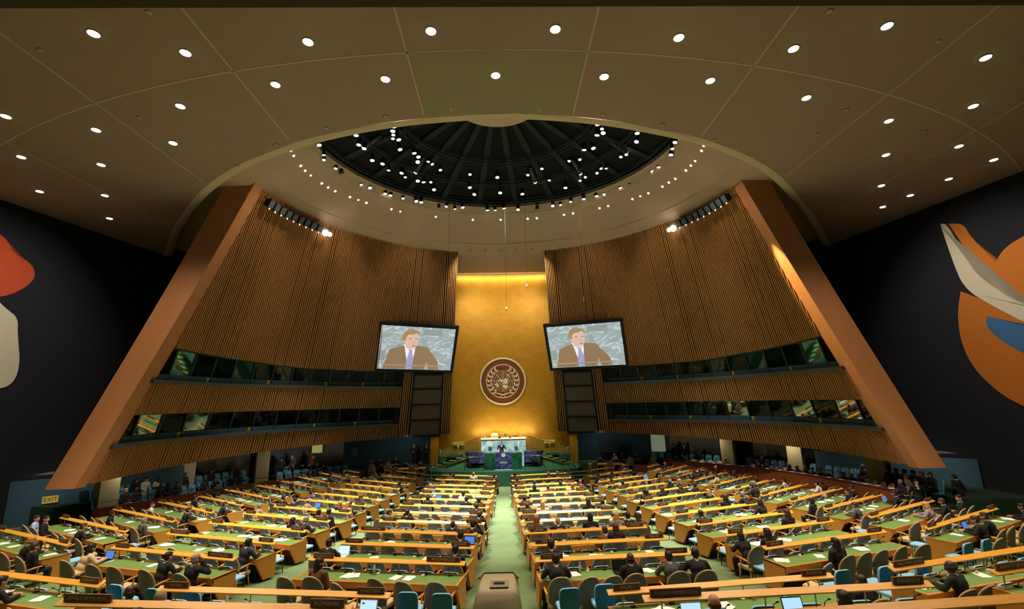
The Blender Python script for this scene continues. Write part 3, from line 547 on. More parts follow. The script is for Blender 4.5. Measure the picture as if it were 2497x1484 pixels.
# gold back wall with its emblem niche
bm = NB(); n = 16
pr = []
for i in range(n+1):
    x = -5.9+11.8*i/n; y = 40.6 + .25 - .25*(x/5.9)**2
    pr.append([bm.verts.new((x, y, 0)), bm.verts.new((x, y, 17.18)), bm.verts.new((x, y+.3, 0)), bm.verts.new((x, y+.3, 17.18))])
for a, b in zip(pr, pr[1:]):
    for q in ((0, 1), (1, 3), (3, 2)): bm.faces.new((a[q[0]], b[q[0]], b[q[1]], a[q[1]]))
struct('wall_back', bm, GOLD)
for s in (-1, 1):
    bm = NB(); bx(bm, s*5.35 if s > 0 else -6.0, 6.0 if s > 0 else -5.35, 39.9, 40.7, .9, 3.15)
    struct('trim_3' if s < 0 else 'trim_4', bm, GOLD)
    bm = NB(); pts = [(s*5.9, 41.4), (s*9.5, 41.0), (s*13.4, 40.2)]
    for a, b in zip(pts, pts[1:]):
        hexa(bm, [(a[0], a[1], 0), (b[0], b[1], 0), (b[0], b[1]+.3, 0), (a[0], a[1]+.3, 0), (a[0], a[1], 4.4), (b[0], b[1], 4.4), (b[0], b[1]+.3, 4.4), (a[0], a[1]+.3, 4.4)])
    struct('wall_stage_left' if s < 0 else 'wall_stage_right', bm, TEAL)
    # navy side wall that carries the mural; it leans slightly towards the stage in plan
    bm = NB(); X = lambda y: s*(25.3-.18*(y-20))
    hexa(bm, [(X(-4), -4, -1), (X(46), 46, -1), (X(46)+s*.4, 46, -1), (X(-4)+s*.4, -4, -1), (X(-4), -4, 22), (X(46), 46, 22), (X(46)+s*.4, 46, 22), (X(-4)+s*.4, -4, 22)])
    struct('wall_outer_left' if s < 0 else 'wall_outer_right', bm, NAVY)
    # blue-grey lobby wall with a door at the end of the side aisle
    bm = NB(); A = Vector((s*24.3, 24.9, 0)); B = Vector((s*19.5, 30.5, 0)); d = (B-A).normalized(); nn = Vector((-d.y, d.x, 0))*.2
    H = 2.45
    hexa(bm, [A, B, B+nn, A+nn, A+Vector((0, 0, H)), B+Vector((0, 0, H)), B+nn+Vector((0, 0, H)), A+nn+Vector((0, 0, H))])
    struct('wall_lobby_left' if s < 0 else 'wall_lobby_right', bm, BLUEGREY)
    f = -nn.normalized() if nn.y > 0 else nn.normalized()
    sg = A+d*1.55+f*.08; M = Matrix.Translation(sg+Vector((0, 0, 1.42))) @ Matrix.Rotation(math.atan2(d.y, d.x) if s < 0 else math.atan2(-d.y, -d.x), 4, 'Z')
    root = thing('exit_sign', 'lit yellow EXIT sign on the blue-grey lobby wall at far %s' % ('left' if s < 0 else 'right'), 'sign', M.translation, M.to_euler().z)
    bm = NB(); bx(bm, -.30, .30, -.03, .03, -.17, .17); obj('sign_box', bm, mat('exit_yellow', 'b39a3a', .6, emit=.35), root)
    cu = bpy.data.curves.new('EXIT', 'FONT'); cu.body = 'EXIT'; cu.size = .26; cu.align_x = 'CENTER'; cu.align_y = 'CENTER'; cu.extrude = .004
    t = bpy.data.objects.new('lettering', cu); COL.objects.link(t); bpy.context.view_layer.update(); me = bpy.data.meshes.new_from_object(t.evaluated_get(bpy.context.evaluated_depsgraph_get())); bpy.data.objects.remove(t)
    me.materials.clear(); t = obj('lettering', me, None, root); me.materials.append(mat('exit_letters', '5a1c0c', .6))
    t.location = (0, -.036, 0); t.rotation_euler = (R(90), 0, 0)
    # back of the side galleries: glazed wall, beam and pale columns
    bm = NB(); rr = 23.4; prev = None
    for i in range(13):
        a = R(34+(74-34)*i/12); p = Vector((s*rr*math.sin(a), 22.8+rr*math.cos(a)*.9, 0))
        U = Vector((0, 0, 5))
        if prev: hexa(bm, [prev, p, p*1.01, prev*1.01, prev+U, p+U, p*1.01+U, prev*1.01+U])
        prev = p
    struct('wall_gallery_left' if s < 0 else 'wall_gallery_right', bm, mat('gallery_glazing', '121c1e', .12, spec=.6))
    for i, (cx, cy) in enumerate(((20.6, 26.2), (20.2, 31.8), (17.6, 36.2)) if s < 0 else ((19.6, 25.6), (18.9, 31.6), (16.4, 35.8))):
        bm = NB(); bx(bm, -.42, .42, -.35, .35, 0, 4.2); o = struct('column', bm, COLUMN); o.location = (s*cx, cy, 0)
        o.rotation_euler = (0, 0, s*-R(60-12*i)); o['label'] = 'pale stone column under the %s slatted wall, %s from the fin' % ('left' if s < 0 else 'right', ORD[i])
    # soffit that closes the booths from below
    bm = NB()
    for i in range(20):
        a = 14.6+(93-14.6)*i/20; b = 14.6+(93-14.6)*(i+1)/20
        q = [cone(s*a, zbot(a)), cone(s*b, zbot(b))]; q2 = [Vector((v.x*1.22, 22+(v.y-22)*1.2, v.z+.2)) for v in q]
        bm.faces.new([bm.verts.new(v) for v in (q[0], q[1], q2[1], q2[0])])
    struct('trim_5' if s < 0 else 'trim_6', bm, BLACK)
bm = NB(); bx(bm, -30, 30, 45, 45.3, -1, 22); struct('wall_far', bm, BLACK)
bm = NB(); bx(bm, -30, 30, -4.3, -4, -1, 17); struct('wall_rear', bm, NAVY)

# front ceiling: flat plaster sheet cut by a sweeping arc, with a rolled lip
ARC = [(-23.3, 31.6), (-21.6, 29.5), (-20, 27.4), (-17.3, 24.4), (-14.6, 21.6), (-11.9, 19.4), (-9.8, 18.2), (-7.8, 17.2), (-5.5, 16.4), (-3.3, 15.85), (0.1, 15.5), (2.4, 15.7), (4.5, 16.1), (6.7, 16.8), (8.9, 17.6),
       (11, 18.8), (13.2, 20.4), (15.7, 22.9), (18.2, 25.5), (20.7, 28.3), (23.3, 31.4)]
def smooth_line(P, it=2):
    for _ in range(it):
        Q = [P[0]]
        for a, b in zip(P, P[1:]):
            Q += [tuple(a[i]*.75+b[i]*.25 for i in range(len(a))), tuple(a[i]*.25+b[i]*.75 for i in range(len(a)))]
        P = Q+[P[-1]]
    return P
ARC = smooth_line(ARC)
bm = NB(); pv = None
for (x, y) in ARC:
    v = (bm.verts.new((x*1.25 if abs(x) > 99 else x, -4, 16.2)), bm.verts.new((x, y, 16.2)))
    if pv: bm.faces.new((pv[0], v[0], v[1], pv[1]))
    pv = v
for s in (-1, 1):
    bm.faces.new([bm.verts.new(p) for p in ((s*23.3, -4, 16.2), (s*30, -4, 16.2), (s*25.3, 20, 16.2), (s*23.3, 31.6, 16.2))])
struct('ceiling', bm, PLASTER)
bm = NB(); pv = None
for i, (x, y) in enumerate(ARC):
    a = ARC[max(i-1, 0)]; b = ARC[min(i+1, len(ARC)-1)]; t = Vector((b[0]-a[0], b[1]-a[1], 0)).normalized(); nrm = Vector((-t.y, t.x, 0))
    p = Vector((x, y, 16.19)); v = [bm.verts.new(q) for q in (p, p+nrm*.10+Vector((0, 0, -.01)), p+nrm*.40+Vector((0, 0, .03)), p+nrm*.52+Vector((0, 0, .3)), p+nrm*.45+Vector((0, 0, 1.0)))]
    if pv:
        for k in range(4): f = bm.faces.new((pv[k], v[k], v[k+1], pv[k+1])); f.smooth = True
    pv = v
struct('trim_7', bm, LIP)
# seams of the plaster: concentric arcs and lines towards the stage, and the paler centre panel
def ribbon(bm, P, w_, z, mi=0):
    for a, b in zip(P, P[1:]):
        d = Vector((b[0]-a[0], b[1]-a[1], 0)).normalized(); nn = Vector((-d.y, d.x, 0))*w_/2; za = a[2] if len(a) > 2 else z; zb_ = b[2] if len(b) > 2 else z
        A = Vector((a[0], a[1], za)); B = Vector((b[0], b[1], zb_))
        hexa(bm, [A-nn, B-nn, B+nn, A+nn, A-nn-Vector((0, 0, .008)), B-nn-Vector((0, 0, .008)), B+nn-Vector((0, 0, .008)), A+nn-Vector((0, 0, .008))], mi)
bm = NB()
ribbon(bm, [(.2+42.1*math.sin(R(a)), 54.45-42.1*math.cos(R(a))) for a in range(-38, 39, 2)], .06, 16.198)
ribbon(bm, [(.2+46.2*math.sin(R(a)), 53.4-46.2*math.cos(R(a))) for a in range(-38, 39, 2)], .06, 16.198)
for x, y1 in ((-2.75, 15.6), (2.75, 15.6), (-8.35, 17.2), (8.2, 17.1), (-13.9, 20.9), (13.8, 20.9), (-19.3, 26.4), (19.3, 26.5)):
    ribbon(bm, [(x, 2), (x, y1)], .06, 16.198)
struct('trim_8', bm, SEAM)
bm = NB(); v = [(-2.7, 12.45), (0, 12.35), (2.7, 12.45), (2.7, 15.74), (0, 15.5), (-2.7, 15.8)]
prism(bm, [(p[0], p[1]) for p in v], 0, .01); bmesh.ops.rotate(bm, verts=bm.verts, matrix=Matrix(((1, 0, 0), (0, 0, 1), (0, 1, 0))), cent=(0, 0, 0))
for vv in bm.verts: vv.co.z += 16.185
struct('trim_9', bm, PANEL)
bm = NB(); bx(bm, -28, 28, 6, 9.75, 15.2, 15.5); struct('trim_10', bm, mat('soffit_brown', '4a3726', .9))

# inner ceiling: dish around the round opening
PROF = [(9.85, 19.4), (11.4, 18.13), (12.8, 17.02), (13.6, 16.98), (27, 17.0)]
bm = NB(); n = 96; rings = []
for r_, z_ in PROF:
    rings.append([bm.verts.new((DC[0]+r_*math.sin(2*PI*k/n), DC[1]+r_*math.cos(2*PI*k/n), z_)) for k in range(n)])
for a, b in zip(rings, rings[1:]):
    for k in range(n): f = bm.faces.new((a[k], a[(k+1) % n], b[(k+1) % n], b[k])); f.smooth = True
struct('ceiling_inner', bm, PLASTER2)
def polar(r_, a_, z_): return (DC[0]+r_*math.sin(R(a_)), DC[1]+r_*math.cos(R(a_)), z_)
bm = NB()
for r_, z_ in ((10.25, 19.06), (12.2, 17.48), (15.0, 16.98)): ribbon(bm, [polar(r_, a_, z_-.004) for a_ in range(-180, 181, 4)], .05, 0)
for a_ in (-63, -38, -14, 0.5, 14, 38, 63): ribbon(bm, [polar(r_, a_, z_-.006) for r_, z_ in PROF if r_ < 14][2:] + [polar(18.8, a_, 16.985)], .04, 0)
struct('trim_11', bm, SEAM)
bm = NB()    # vertical rim of the opening
a = [bm.verts.new(polar(9.85, k*360/n, 19.38)) for k in range(n)]; b = [bm.verts.new(polar(9.95, k*360/n, 19.75)) for k in range(n)]; c_ = [bm.verts.new(polar(9.75, k*360/n, 19.38)) for k in range(n)]
for k in range(n): bm.faces.new((a[k], a[(k+1) % n], b[(k+1) % n], b[k])); bm.faces.new((a[k], a[(k+1) % n], c_[(k+1) % n], c_[k]))
struct('trim_12', bm, LIP)
# the dark dome with ribs and its crown disc
bm = NB(); rings = []
for r_, z_ in ((10.0, 19.9), (8, 20.35), (5, 20.95), (2.5, 21.4), (.01, 21.5)): rings.append([bm.verts.new(polar(r_, k*360/48, z_)) for k in range(48)])
for a, b in zip(rings, rings[1:]):
    for k in range(48): bm.faces.new((a[k], a[(k+1) % 48], b[(k+1) % 48], b[k]))
dome = struct('ceiling_dome', bm, DOMEBLACK)
for k in range(24):
    bm = NB(); a_ = k*15+7
    for (r0, z0), (r1, z1) in zip(((2.3, 21.2), (5, 20.75), (7.5, 20.25)), ((5, 20.75), (7.5, 20.25), (9.9, 19.75))):
        A = Vector(polar(r0, a_, z0)); B = Vector(polar(r1, a_, z1)); t = Vector((math.cos(R(a_)), -math.sin(R(a_)), 0)); w0 = .14; up = Vector((0, 0, .25))
        hexa(bm, [A-t*w0, A+t*w0, B+t*w0*1.4, B-t*w0*1.4, A-t*w0+up, A+t*w0+up, B+t*w0*1.4+up, B-t*w0*1.4+up])
    obj('rib', bm, RIB, dome)
bm = NB(); tube(bm, [(DC[0], DC[1], 21.05), (DC[0], DC[1], 21.25)], 2.4, 40); obj('crown_disc', bm, LIP, dome)
# ------------------------------------------------------------------ lights you can see
def place(me_name, bm, mats): return mesh(bm, me_name, mats)
bm = NB(); tube(bm, [(0, 0, 0), (0, 0, .03)], .155, 24); trim_me = mesh(bm, 'trim_ring', DEADGLASS)
bm = NB(); tube(bm, [(0, 0, -.012), (0, 0, -.002)], .14, 24); lens_me = mesh(bm, 'lens', GLOW)
def where(x, y):
    return ('left' if x < -9 else 'centre-left' if x < -2.6 else 'middle' if x < 2.6 else 'centre-right' if x < 9 else 'right')
DLS = sorted(DATA['DL'], key=lambda p: (round(p[1]/1.6), p[0]))
def uniq_scan(pts):      # gives each light a description by band and order from the left
    bands = {}
    for p in pts: bands.setdefault(int(p[1]//2.2), []).append(p)
    out = {}
    for bi, k in enumerate(sorted(bands)):
        for i, p in enumerate(sorted(bands[k])): out[tuple(p)] = (bi, i)
    return out
uq = uniq_scan(DLS)
for (x, y) in DLS:
    b, i = uq[(x, y)]
    t = thing('ceiling_downlight', 'lit round ceiling downlight, %s from left in the %s row from the near edge' % (ORD[i], ORD[b]), 'ceiling light', (x, y, 16.165), 0, 'round downlights in the front ceiling')
    obj('trim_ring', trim_me, None, t); obj('lens', lens_me, None, t)
bm = NB(); tube(bm, [(0, 0, -.03), (0, 0, 0)], [.06, .11], 14); sp_me = mesh(bm, 'sprinkler', DEADGLASS)
for i, (x, y) in enumerate(sorted(DATA['SP'])):
    o = obj('ceiling_sprinkler', sp_me, None); o.location = (x, y, 16.195)
    tag(o, 'small unlit round sprinkler cap in the front ceiling, %s counted from the left' % ORD[i], 'sprinkler', 'sprinkler caps in the front ceiling')
bm = NB(); ball(bm, (0, 0, 0), (.07, .07, .02), 12, 6); sm_me = mesh(bm, 'small_downlight', GLOWS)
for i, p in enumerate(sorted(DATA['SM'])):
    o = obj('small_downlight', sm_me, None); o.location = (p[0], p[1], p[2]-.02)
    a_ = math.atan2(p[0]-DC[0], p[1]-DC[1]); o.rotation_euler = (0, 0, -a_)
    o.rotation_euler = (Matrix.Rotation(-a_, 3, 'Z') @ Matrix.Rotation(R(-38), 3, 'X')).to_euler()
    tag(o, 'small lit downlight in the inner ceiling ring round the dark dome, %s from the left' % ORD[i], 'ceiling light', 'small downlights in the ring round the dome')
bm = NB(); tube(bm, [(0, 0, -.012), (0, 0, 0)], .08, 14); ho_me = mesh(bm, 'ceiling_hole', BLACK)
for i, p in enumerate(sorted(DATA['HO'])):
    o = obj('ceiling_hole', ho_me, None); o.location = (p[0], p[1], 16.975)
    tag(o, 'small dark round hole in the ceiling above the gold wall, %s from the left' % ORD[i], 'hole', 'dark holes above the gold wall')
# lighting trusses: rings of tube with ties
for r_, z_, nm in ((9.75, 19.62, 'outer'), (7.7, 19.95, 'middle'), (5.4, 20.25, 'inner')):
    bm = NB(); 
    for dr, dz in ((0, 0), (.3, 0), (.15, .3)): tube(bm, [polar(r_-dr, a_, z_+dz) for a_ in range(0, 361, 6)], .04, 6)
    for a_ in range(0, 360, 10):
        tube(bm, [polar(r_, a_, z_), polar(r_-.15, a_, z_+.3)], .025, 5); tube(bm, [polar(r_-.3, a_, z_), polar(r_-.15, a_+5, z_+.3)], .025, 5)
        if a_ % 30 == 0: tube(bm, [polar(r_-.15, a_, z_+.3), polar(r_-.15, a_, z_+1.2)], .03, 5)
    tag(obj('lighting_truss', bm, TRUSS), nm+' dark circular lighting truss under the ribbed dome', 'truss')
def spot_parts(big):
    k = 1 if big else .75
    a = NB(); tube(a, [(0, 0, .42*k), (0, 0, .36*k), (0, 0, .05*k), (0, 0, 0)], [.07*k, .11*k, .12*k, .17*k], 14)
    b = NB(); tube(b, [(0, 0, -.012), (0, 0, -.002)], .115*k, 14)
    c = NB(); tube(c, [(-.15*k, 0, .2*k), (-.15*k, 0, .58*k), (.15*k, 0, .58*k), (.15*k, 0, .2*k)], .015, 5)
    return mesh(a, 'can', CAN), mesh(b, 'lens', GLOW), mesh(c, 'yoke', TRUSS)
SPB, SPS = spot_parts(True), spot_parts(False)
rnd = random.Random(5)
for kind, z_, nm in (('RIM', 19.15, 'rim of the dome opening'), ('INN', 19.5, 'inner trusses of the dome')):
    pts = sorted(DATA[kind])
    for i, p in enumerate(pts):
        sp = SPB if rnd.random() < .6 else SPS
        t = thing('stage_spotlight', 'black spotlight hanging at the %s, %s from the left' % (nm, ORD[i]), 'spotlight', (p[0], p[1], z_), 0, 'spotlights on the '+nm)
        ax = Vector((p[0]-DC[0], p[1]-DC[1])); t.rotation_euler = (rnd.uniform(-.35, .1), rnd.uniform(-.2, .2), math.atan2(-ax.x, ax.y)+rnd.uniform(-.4, .4))
        obj('can', sp[0], None, t); obj('yoke', sp[2], None, t)
        if not (kind == 'RIM' and i % 9 == 4): obj('lens', sp[1], None, t)
# long tubes with glowing ends, added for the spotlit streaks on the struts
for i, (x, y, a_) in enumerate(((-7.6, 24.2, 70), (-5.2, 27.1, 35), (5.1, 27.5, -35), (7.4, 25.0, -70), (2.3, 28.6, -20))):
    t = thing('lit_strut_tube', 'long dark tube standing for a lit strut in the dome, %s from the left' % ORD[(0, 1, 3, 4, 2)[i]], 'spotlight', (x, y, 19.9), R(a_), 'long tubes for lit struts in the dome')
    bm = NB(); tube(bm, [(0, 0, 0), (0, -1.1, .5)], .11, 12); obj('can', bm, mat('strut_tube_grey', '5c6468', .5, metal=.4), t)
    bm = NB(); tube(bm, [(0, .02, -.01), (0, .05, -.02)], .10, 12); obj('lens', bm, GLOW, t)
# racks of floodlights on the wall tops
for s in (-1, 1):
    root = thing('floodlight_rack', 'curved rack of dark floodlights along the top of the %s slatted wall' % ('left' if s < 0 else 'right'), 'light rack')
    for i in range(9):
        p = 62.5+i*2.2; c0 = cone(s*p, 16.55, .35); g = NB()
        M = Matrix.Translation(c0) @ Matrix.Rotation(-R(s*p), 4, 'Z') @ Matrix.Rotation(R(28), 4, 'X')
        bx(g, -.2, .2, -.14, .14, -.22, .22, 0, M); bx(g, -.17, .17, -.16, -.13, -.19, .19, 1, M)
        obj('floodlight', g, [CAN, mat('flood_glass', '55606a', .2)], root)
        g = NB(); ball(g, tuple(c0 + Vector((0, 0, -.3))), (.032, .032, .05), 8, 6); obj('bulb', g, mat('bulb_warm', 'ffd9a0', .5, emit=6, ecol='ffd9a0'), root)
    g = NB(); tube(g, [cone(s*p, 16.75, .3) for p in range(58, 84, 2)], .05, 6); obj('rail', g, TRUSS, root)
    for k, p in enumerate((60.5, 59.0)):
        c0 = cone(s*p, 16.35, .5); g = NB(); ball(g, tuple(c0), (.2 if k == 0 else .15,)*3, 14, 10)
        tag(obj('globe_light', g, GLOW if k == 0 else mat('globe_dim', 'e8d8d0', .4, emit=1.5)), '%s white globe light at the end of the %s floodlight rack' % ('bright' if k == 0 else 'small dim', 'left' if s < 0 else 'right'), 'light')
# microphones hung on long wires in front of the gold wall
for i, (x, z) in enumerate(((-3.46, 13.4), (.29, 11.7), (1.66, 13.2), (5.36, 12.3))):
    t = thing('hanging_microphone', 'slim pale microphone on a long wire before the gold wall, %s from left' % ORD[i], 'microphone', (x, 30, z), 0, 'hanging microphones')
    g = NB(); tube(g, [(0, 0, .15), (0, 0, (20.15 if i < 3 else 19.7)-z)], .007, 5); obj('wire', g, STEEL, t)
    g = NB(); tube(g, [(0, 0, -.12), (0, 0, .15)], .03, 8); obj('capsule', g, COLLAR, t)

# ------------------------------------------------------------------ video screens
def screen(s):
    P = [Vector(v) for v in (((-8.77, 34.11, 11.53), (-3.62, 36.24, 11.43), (-4.15, 37.47, 8.37), (-9.39, 35.32, 8.45)) if s < 0 else
                             ((3.42, 36.31, 11.45), (8.69, 34.17, 11.48), (9.25, 35.4, 8.4), (3.95, 37.53, 8.41)))]
    o = (P[0]+P[1]+P[2]+P[3])/4; ux = ((P[1]+P[2])/2-(P[0]+P[3])/2).normalized(); uz = ((P[0]+P[1])/2-(P[2]+P[3])/2); uz = (uz-ux*uz.dot(ux)).normalized(); uy = uz.cross(ux)
    M = Matrix((ux, uy, uz)).transposed().to_4x4(); M.translation = o
    root = thing('video_screen', 'large video screen %s of the gold wall showing a man in a brown suit' % ('left' if s < 0 else 'right'), 'screen', o); root.rotation_euler = M.to_euler()
    W2, H2 = 2.81, 1.68
    if s > 0: W2 = 2.85
    g = NB()
    for a in ((-W2-.22, -W2, -H2-.2, H2+.25), (W2, W2+.22, -H2-.2, H2+.25), (-W2, W2, H2, H2+.25), (-W2, W2, -H2-.2, -H2)): bx(g, a[0], a[1], -.08, .22, a[2], a[3])
    bx(g, -W2-.2, W2+.2, .1, .3, -H2-.2, H2+.2); obj('frame', g, BLACK, root)
    def flat(name, poly, d, m, par):
        q = NB(); prism(q, [((x-(.13 if name not in ('marble_block',) else 0))*W2, z*H2) for x, z in poly], -.02-d, -.015-d+.004); return obj(name, q, m, par)
    img = NB(); bx(img, -W2, W2, -.015, .0, -H2, H2)
    m = bpy.data.materials.get('screen_marble')
    if not m:
        m = bpy.data.materials.new('screen_marble'); m.use_nodes = True; nt = m.node_tree; b = nt.nodes['Principled BSDF']
        n = nt.nodes.new('ShaderNodeTexNoise'); n.inputs['Scale'].default_value = 1.1; n.inputs['Detail'].default_value = 9; n.inputs['Distortion'].default_value = 2.2
        tc = nt.nodes.new('ShaderNodeTexCoord'); mp = nt.nodes.new('ShaderNodeMapping'); mp.inputs['Scale'].default_value = (1, 1, 2.2)
        cr = nt.nodes.new('ShaderNodeValToRGB'); e = cr.color_ramp.elements; e[0].position = .3; e[0].color = lin('9db0b0'); e[1].position = .62; e[1].color = lin('e0eaec')
        x = cr.color_ramp.elements.new(.5); x.color = lin('b0c0c0')
        L = nt.links; L.new(tc.outputs['Object'], mp.inputs[0]); L.new(mp.outputs[0], n.inputs['Vector']); L.new(n.outputs['Fac'], cr.inputs[0]); L.new(cr.outputs[0], b.inputs['Emission Color'])
        b.inputs['Base Color'].default_value = (.02, .02, .02, 1); b.inputs['Emission Strength'].default_value = .78
    pic = obj('picture', img, m, root)
    E = lambda nm, c, e=.72: mat('screen_'+nm, c, .6, emit=e, ecol=c)
    suit, skin, hair = E('suit', '94795c'), E('skin', 'e2bfb4'), E('hair', 'a98c62')
    for x0, z0, x1, z1 in ((.1, .62, .64, .9), (-.53, -.02, -.4, .2), (-1, -.62, -.82, -.15)):
        flat('marble_block', [(x0, z0), (x1, z0), (x1, z1), (x0, z1)], .0, E('block', '93a0a0'), pic)
    # jacket
    flat('jacket', [(-.74, -.98), (-.66, -.55), (-.6, -.1), (-.35, .05), (-.22, .12), (.1, .14), (.42, .08), (.52, -.15), (.62, -.35), (.74, -.6), (.78, -.98), (.5, -.98), (.44, -.6), (.38, -.98)], .004, suit, pic)
    flat('shirt', [(-.24, .17), (-.2, .02), (-.17, -.2), (-.12, -.55), (.02, -.62), (.07, -.3), (.08, .05), (.07, .15)], .008, E('shirt', 'eef2f4', .8), pic)
    flat('tie', [(-.1, -.06), (-.02, -.08), (.03, -.05), (.0, -.14), (.06, -.5), (.05, -.98), (-.13, -.98), (-.12, -.6), (-.07, -.15), (-.12, -.02)], .012, E('tie', 'a9a6dc'), pic)
    flat('neck', [(-.2, .2), (-.17, -.0), (-.06, -.06), (.06, .02), (.06, .2)], .010, skin, pic)
    flat('face', [(-.22, .5), (-.23, .3), (-.19, .1), (-.11, .0), (-.02, -.03), (.06, .0), (.11, .12), (.14, .3), (.15, .5), (.13, .66), (.02, .74), (-.12, .7)], .014, skin, pic)
    flat('ear', [(-.27, .36), (-.22, .38), (-.2, .24), (-.24, .22), (-.27, .28)], .016, E('skin2', 'd9b0a4'), pic)
    flat('hair', [(-.29, .58), (-.3, .42), (-.26, .33), (-.24, .36), (-.2, .36), (-.19, .52), (-.14, .62), (-.02, .64), (.1, .72), (.14, .58), (.17, .66), (.13, .78), (.0, .88), (-.14, .87), (-.25, .76)], .018, hair, pic)
    for x in (-.08, .09): flat('eye', [(x-.035, .42), (x+.03, .43), (x+.03, .455), (x-.035, .45)], .018, E('eye', '6a5648'), pic)
    flat('nose', [(.04, .42), (.08, .22), (.03, .2), (.02, .24)], .018, E('skin2', 'd9b0a4'), pic)
    flat('mouth', [(-.02, .13), (.03, .15), (.08, .13), (.07, .09), (.0, .09)], .018, E('mouth', 'b07868'), pic)
    flat('lectern_rail', [(-.75, -.78), (.86, -.78), (.86, -.84), (-.75, -.84)], .02, E('rail', 'a8967c'), pic)
for s in (-1, 1): screen(s)

# ------------------------------------------------------------------ emblem on the gold wall
def emblem(root, r0, yd, mback, mring, mark, full=True):
    g = NB(); tube(g, [(0, 0, 0), (0, -.12*r0/2, 0)], r0*.88, 56); obj('disc', g, mback, root)
    g = NB(); tor(g, r0*.945, r0*.05, root, 'outer_ring', mring)
    g = NB(); tor(g, r0*.69, r0*.018, root, 'inner_ring', mark, -.12*r0/2)
    Y = -.12*r0/2-.004*r0
    c0 = (0, -.0*r0)
    g = NB(); gr = r0*.43
    for q in (.99, .8, .61, .4, .2): tor(g, gr*q, r0*.008, None, None, None, Y, raw=True, cz=0)
    for a_ in range(0, 180, 45):
        d = Vector((math.cos(R(a_)), 0, math.sin(R(a_)))); 
        tube(g, [(-d.x*gr, Y, -d.z*gr), (d.x*gr, Y, d.z*gr)], r0*.008, 5)
    obj('globe_grid', g, mark, root)
    # land masses of the polar map
    lands = [[(-.5, .1), (-.3, .16), (-.12, .14), (-.02, .2), (-.06, .02), (-.16, -.08), (-.24, .0), (-.36, -.04)],
             [(.08, .16), (.22, .26), (.42, .22), (.5, .1), (.46, -.06), (.5, -.2), (.36, -.28), (.2, -.26), (.06, -.3), (.0, -.2), (.12, -.06), (.06, .06)],
             [(-.88, -.3), (-.66, -.26), (-.56, -.1), (-.5, -.2), (-.46, -.34), (-.36, -.44), (-.5, -.6), (-.62, -.44), (-.8, -.36)],
             [(-.1, -.42), (.1, -.36), (.36, -.4), (.48, -.56), (.36, -.7), (.2, -.76), (.12, -.62), (-.04, -.54)],
             [(.34, .62), (.42, .7), (.56, .6), (.66, .44), (.76, .32), (.62, .36), (.5, .5)],
             [(.44, .2), (.54, .3), (.6, .22), (.5, .12)], [(.1, .82), (.2, .88), (.16, .78)]]
    g = NB()
    for L_ in lands: prism(g, [(x*gr, z*gr) for x, z in L_], Y-.012*r0, Y)
    obj('land_masses', g, mark, root)
    g = NB()     # olive branches
    for s in (-1, 1):
        for k in range(7):
            for t in (-1, 1):
                a_ = R(-62+k*18.5); b = Vector((s*math.cos(a_), 0, math.sin(a_)))*r0*.55; tn = Vector((-s*math.sin(a_), 0, math.cos(a_)))
                dr = b.normalized()*t
                d = (tn*.85+dr*.5).normalized(); q = b + d*r0*.02; n_ = Vector((d.z, 0, -d.x)); l = r0*.185
                pts = [q, q+d*l*.4+n_*l*.24, q+d*l, q+d*l*.45-n_*l*.2]
                prism(g, [(v.x, v.z) for v in pts], Y-.012*r0, Y)
        tube(g, [(s*.02*r0-s*.17*r0, Y, -.68*r0), (s*-.02*r0, Y, -.57*r0), (s*.12*r0, Y, -.53*r0), (s*.3*r0, Y, -.49*r0)], [r0*.01, r0*.014, r0*.03, r0*.02], 6)
    obj('olive_branches', g, mark, root)
def tor(g, rad, th, root, name, m, y=0, raw=False, cz=0):
    tube(g, [(rad*math.cos(2*PI*k/48), y, cz+rad*math.sin(2*PI*k/48)) for k in range(49)], th, 6, cap=False)
    if not raw: obj(name, g, m, root)
root = thing('emblem', 'large round brown emblem with globe and olive branches on the gold wall', 'emblem', (-.03, 40.72, 7.58))
emblem(root, 2.02, 0, mat('emblem_brown', '7a3f1a', .5, noise=.1, nscale=2), mat('emblem_rim', 'efe4ba', .4), mat('emblem_mark', 'f6edca', .4))

# ------------------------------------------------------------------ the stage
bm = NB(); arc = [(-13.5, 40.9), (-8.4, 40.8), (-8.2, 39.4), (-6.0, 39.3), (-5.75, 39.0), (-5.7, 36.2), (-4.3, 35.7), (-2.2, 35.25), (0, 35.05), (2.2, 35.25), (4.3, 35.7), (5.7, 36.2), (5.75, 39.0), (6.0, 39.3), (8.2, 39.4), (8.4, 40.8), (13.5, 40.9)]; arc = smooth_line(arc, 1)
prev = None
for (x, y) in arc:
    v = [bm.verts.new(p) for p in ((x, y, 0), (x, y, 1.0), (x, 44, 1.0))]
    if prev:
        for k in range(2): bm.faces.new((prev[k], v[k], v[k+1], prev[k+1]))
    prev = v
struct('stage_platform', bm, STAGECARPET)
bm = NB(); [bx(bm, a_, b_, 36.7, 41, 0, .3) for a_, b_ in ((-13, -5.8), (5.8, 13))]; struct('floor_side', bm, STAGECARPET)
for s in (-1, 1):     # corner steps; pale edge strips paint in the light on the treads
    for k in range(4):
        g = NB(); bx(g, -.95, .95, -.17, .17, 0, .2*(k+1)); bx(g, -.95, .95, -.19, -.13, .2*(k+1)-.03, .2*(k+1)+.015, 1)
        o = struct('trim_%d' % ((20 if s < 0 else 30)+k), g, [STAGECARPET, mat('lit_tread_edge', 'c9b49c', .6)]); o.location = (s*5.0, 34.75+k*.34, 0); o.rotation_euler = (0, 0, s*R(15))
